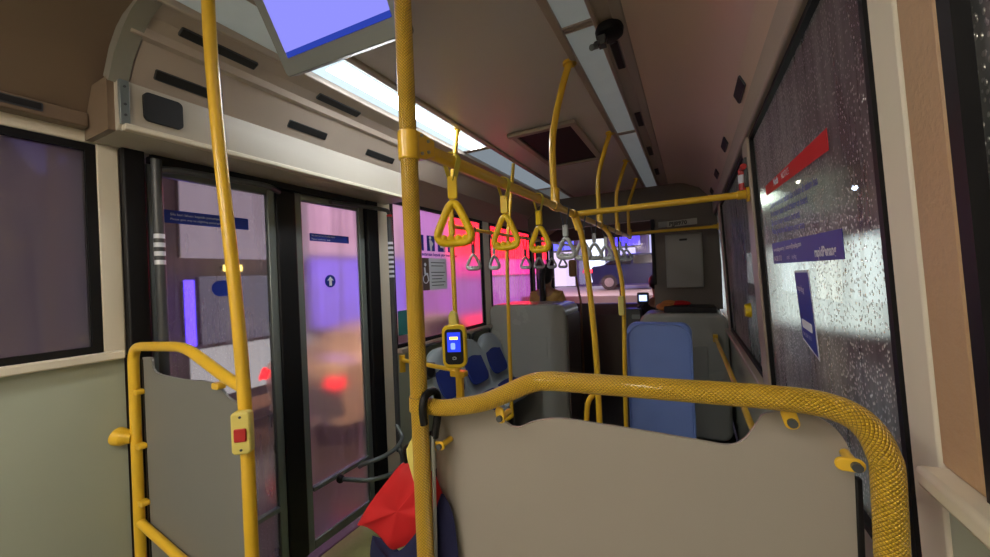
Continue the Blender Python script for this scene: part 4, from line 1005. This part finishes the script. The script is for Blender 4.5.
for i,(y,z,c,s) in enumerate(((9.5,1.5,(.9,1,.9),25),(14,2.1,(.6,.7,1),30),(6.0,1.25,(1,.3,.2),8),(20,3.5,(1,.9,.7),40),(11.5,1.05,(.4,.5,1),25))):
    t=thing('street_lamp',(4.2,y,GZ),['white lamp on a dark post above the shops on the right','bluish lamp on a dark post on the right','small red lamp on a dark post nearest on the right','warm lamp on the tallest dark post on the right','blue lamp on a low dark post on the right'][i],'lamp')
    MB().tube([(4.25,y,GZ),(4.25,y,z)],.04,8).build('post',M['wall_dark'],t)
    MB().ball((4.15,y,z),.07,12).build('lamp_globe',emis('globe_%d'%i,c,s),t)

# ahead of the bus: raised cross street with a car
ext(MB().box(-6.4,1.2,11,20.3,GZ,-.62).build('pavement',mat('lit_paving',(.33,.27,.25),.5,var=(3,.2)),smooth=0))
b=thing('front_building',(-2,18,GZ),'purple-lit building with white columns ahead of the bus','building')
MB().box(-16,2.3,20.5,21.5,GZ,9).build('wall',mat('violet_wall',(.10,.08,.25),.8),b,smooth=0)
for i,(x0,x1,z0,z1,c,s) in enumerate(((-8.4,-6.8,-.5,3,(.55,.35,.9),.9),(-6.4,-4.6,1.2,4,(.10,.10,.9),1.5),(-6.4,-4.6,-.5,1.1,(.75,.6,.9),.8),(-4.2,-3.2,-.4,4,(.7,.75,1),1.3),(-2.9,-1.7,1.2,4.4,(.06,.04,.9),1.8),(-2.9,-1.9,-.4,1.1,(.55,.5,.95),.9),(-1.5,-.4,-.4,4,(.5,.5,.9),.7),(-.2,1.5,-.4,3,(.35,.35,.5),.4))):
    x0,x1,z0,z1=[q*1.17 for q in (x0,x1,z0,z1)]; x1-=.2; z0=max(z0,-.6)
    t=thing('shop_window',((x0+x1)/2,20.4,z0),['violet shop window ahead, far left','deep blue sign ahead, left of the white column','mauve shop window under the deep blue sign','pale tall window ahead in the middle','saturated blue sign ahead over the dark car','pale blue shop window behind the dark car','tall blue-white window ahead on the right','dim violet window ahead at the far right'][i],'window')
    MB().box(x0-.05,x1+.05,20.42,20.49,z0-.05,z1+.05).build('frame',M['wall_dark'],t,smooth=0)
    face(t,[(x0,20.41,z0),(x1,20.41,z0),(x1,20.41,z1),(x0,20.41,z1)],c,s)

def car(loc,yaw,paint,label,tail=4,sc=1.0):
    t=thing('car',loc,label,'car')
    R=Matrix.Rotation(yaw,3,'Z'); O=Vector(loc)
    def T(p): return O+R@(Vector(p)*sc)
    prof=[(-2.05,.35),(-2.12,.75),(-2.0,1.0),(-1.55,1.08),(-1.0,1.42),(.35,1.46),(1.05,1.05),(1.85,.90),(2.12,.70),(2.15,.38),(1.75,.25),(-1.75,.25)]
    pr=[(p.x,p.z) for p in smoothpath([(a,0,b) for a,b in prof+[prof[0]]],3)[:-1]]
    n=9; vs=[]; m=len(pr)
    for k in range(n):
        u=k/(n-1)*2-1
        for a,b in pr:
            tuck=.82 if b>1.0 else 1.0
            wy=.86*u*(1 if b<=1.0 else 1-(b-1.0)*.42)
            vs.append(T((a*(1-.04*u**4),wy,b-(.03*u**4 if b>1.0 else 0))))
    fs=[(k*m+j,k*m+(j+1)%m,(k+1)*m+(j+1)%m,(k+1)*m+j) for k in range(n-1) for j in range(m)]
    fs+=[tuple(range(m-1,-1,-1)),tuple(range((n-1)*m,n*m))]
    MB().add(vs,fs).build('car_body',paint,t,smooth=45)
    w=MB()
    for s_ in (-1,1):
        for q in ([(-1.42,1.06),(-.98,1.34),(-.42,1.37),(-.42,1.04)],[(-.34,1.04),(-.34,1.37),(.30,1.38),(.88,1.06)]):
            w.prism([T((a,s_*(.858*(1-(b-1.0)*.42)),b)) for a,b in q],R@V(0,s_*.01,0))
    w.build('side_windows',M['carglass'],t,smooth=0)
    for xw in (-1.3,1.32):
        for s_ in (-1,1):
            h=MB().tube([T((xw,s_*.66,.32)),T((xw,s_*.875,.32))],.32*sc,24).build('wheel',M['tyre'],t)
            MB().tube([T((xw,s_*.87,.32)),T((xw,s_*.885,.32))],.19*sc,16).build('hub',M['alu'],h)
    w=MB()
    for s_ in (-1,1): w.prism([T((-2.12,s_*.66,.76)),T((-2.12,s_*.84,.76)),T((-2.07,s_*.84,.88)),T((-2.07,s_*.66,.88))],R@V(-.02,0,0)); w.prism([T((-2.12,s_*.86,.72)),T((-1.98,s_*.872,.76)),T((-1.98,s_*.872,.88)),T((-2.05,s_*.865,.90))],R@V(0,s_*.01,0))
    w.build('tail_lights',emis('tail_'+t.name,(1,.02,.03),tail),t,smooth=0)
    w=MB()
    for s_ in (-1,1): w.prism([T((2.14,s_*.5,.60)),T((2.14,s_*.82,.60)),T((2.08,s_*.82,.74)),T((2.08,s_*.5,.74))],R@V(.02,0,0))
    w.build('head_lights',emis('head_'+t.name,(1,.95,.85),3),t,smooth=0)
    return t
car((-5.17,5.35,GZ),PI/2,M['carwhite'],'white car with lit red tail lights just outside the second door leaf',1.3)
car((-4.9,-.6,GZ),PI/2,M['carblue'],'dark car waiting outside the first door leaf, behind the white one',2)
car((-1.55,15.6,-.62),0,M['carblue'],'dark blue car crossing in front of the windscreen',5,.92)

# added fill lights outside the bus
def arealight(name,loc,tgt,size,col,power,sizey=None):
    l=bpy.data.lights.new(name,'AREA'); l.size=size; l.color=col; l.energy=power
    if sizey: l.shape='RECTANGLE'; l.size_y=sizey
    o=bpy.data.objects.new(name,l); C.objects.link(o); o.location=(loc[0],loc[1],loc[2]+H)
    d=Vector(tgt)-Vector(loc); o.rotation_euler=d.to_track_quat('-Z','Y').to_euler(); return o
def spot(name,loc,tgt,col,power,ang,rad=.1):
    l=bpy.data.lights.new(name,'SPOT'); l.color=col; l.energy=power; l.spot_size=math.radians(ang); l.shadow_soft_size=rad
    o=bpy.data.objects.new(name,l); C.objects.link(o); o.location=(loc[0],loc[1],loc[2]+H)
    d=Vector(tgt)-Vector(loc); o.rotation_euler=d.to_track_quat('-Z','Y').to_euler(); return o
spot('warm_car_fill',(-2.9,3.0,2.6),(-4.9,4.4,-1.5),(1,.50,.22),520,55)  # unseen warm spot added to give the white car a peach glow
spot('front_car_fill',(-1.5,10.0,4),(-1.8,14.8,-.3),(.9,.78,.85),1500,80)  # unseen spot added to brighten the dark car and paving ahead

# ------------------------------------------------------------------ world
wd=bpy.data.worlds.new('night'); bpy.context.scene.world=wd; wd.use_nodes=True
bg=wd.node_tree.nodes['Background']; bg.inputs[0].default_value=(.055,.06,.06,1); bg.inputs[1].default_value=.35

# ------------------------------------------------------------------ camera
cd=bpy.data.cameras.new('camera'); cam=bpy.data.objects.new('camera',cd); C.objects.link(cam)
cd.sensor_width=36; cd.lens=F*36/990; cd.clip_start=.02; cd.clip_end=200
rv=V(math.cos(YAW),math.sin(YAW),0); fv=V(-math.sin(YAW),math.cos(YAW),0); uv_=V(0,0,1)
c_,s_=math.cos(ROLL),math.sin(ROLL)
R_=rv*c_-uv_*s_; U_=rv*s_+uv_*c_
mtx=Matrix((R_,U_,-fv)).transposed().to_4x4(); mtx.translation=V(0,0,H)
cam.matrix_world=mtx
bpy.context.scene.camera=cam
sc=bpy.context.scene
sc.view_settings.view_transform='Standard'; sc.view_settings.look='None'; sc.view_settings.gamma=1; sc.view_settings.exposure=0.85
for o in bpy.data.objects:
    if 'org' in o: del o['org']
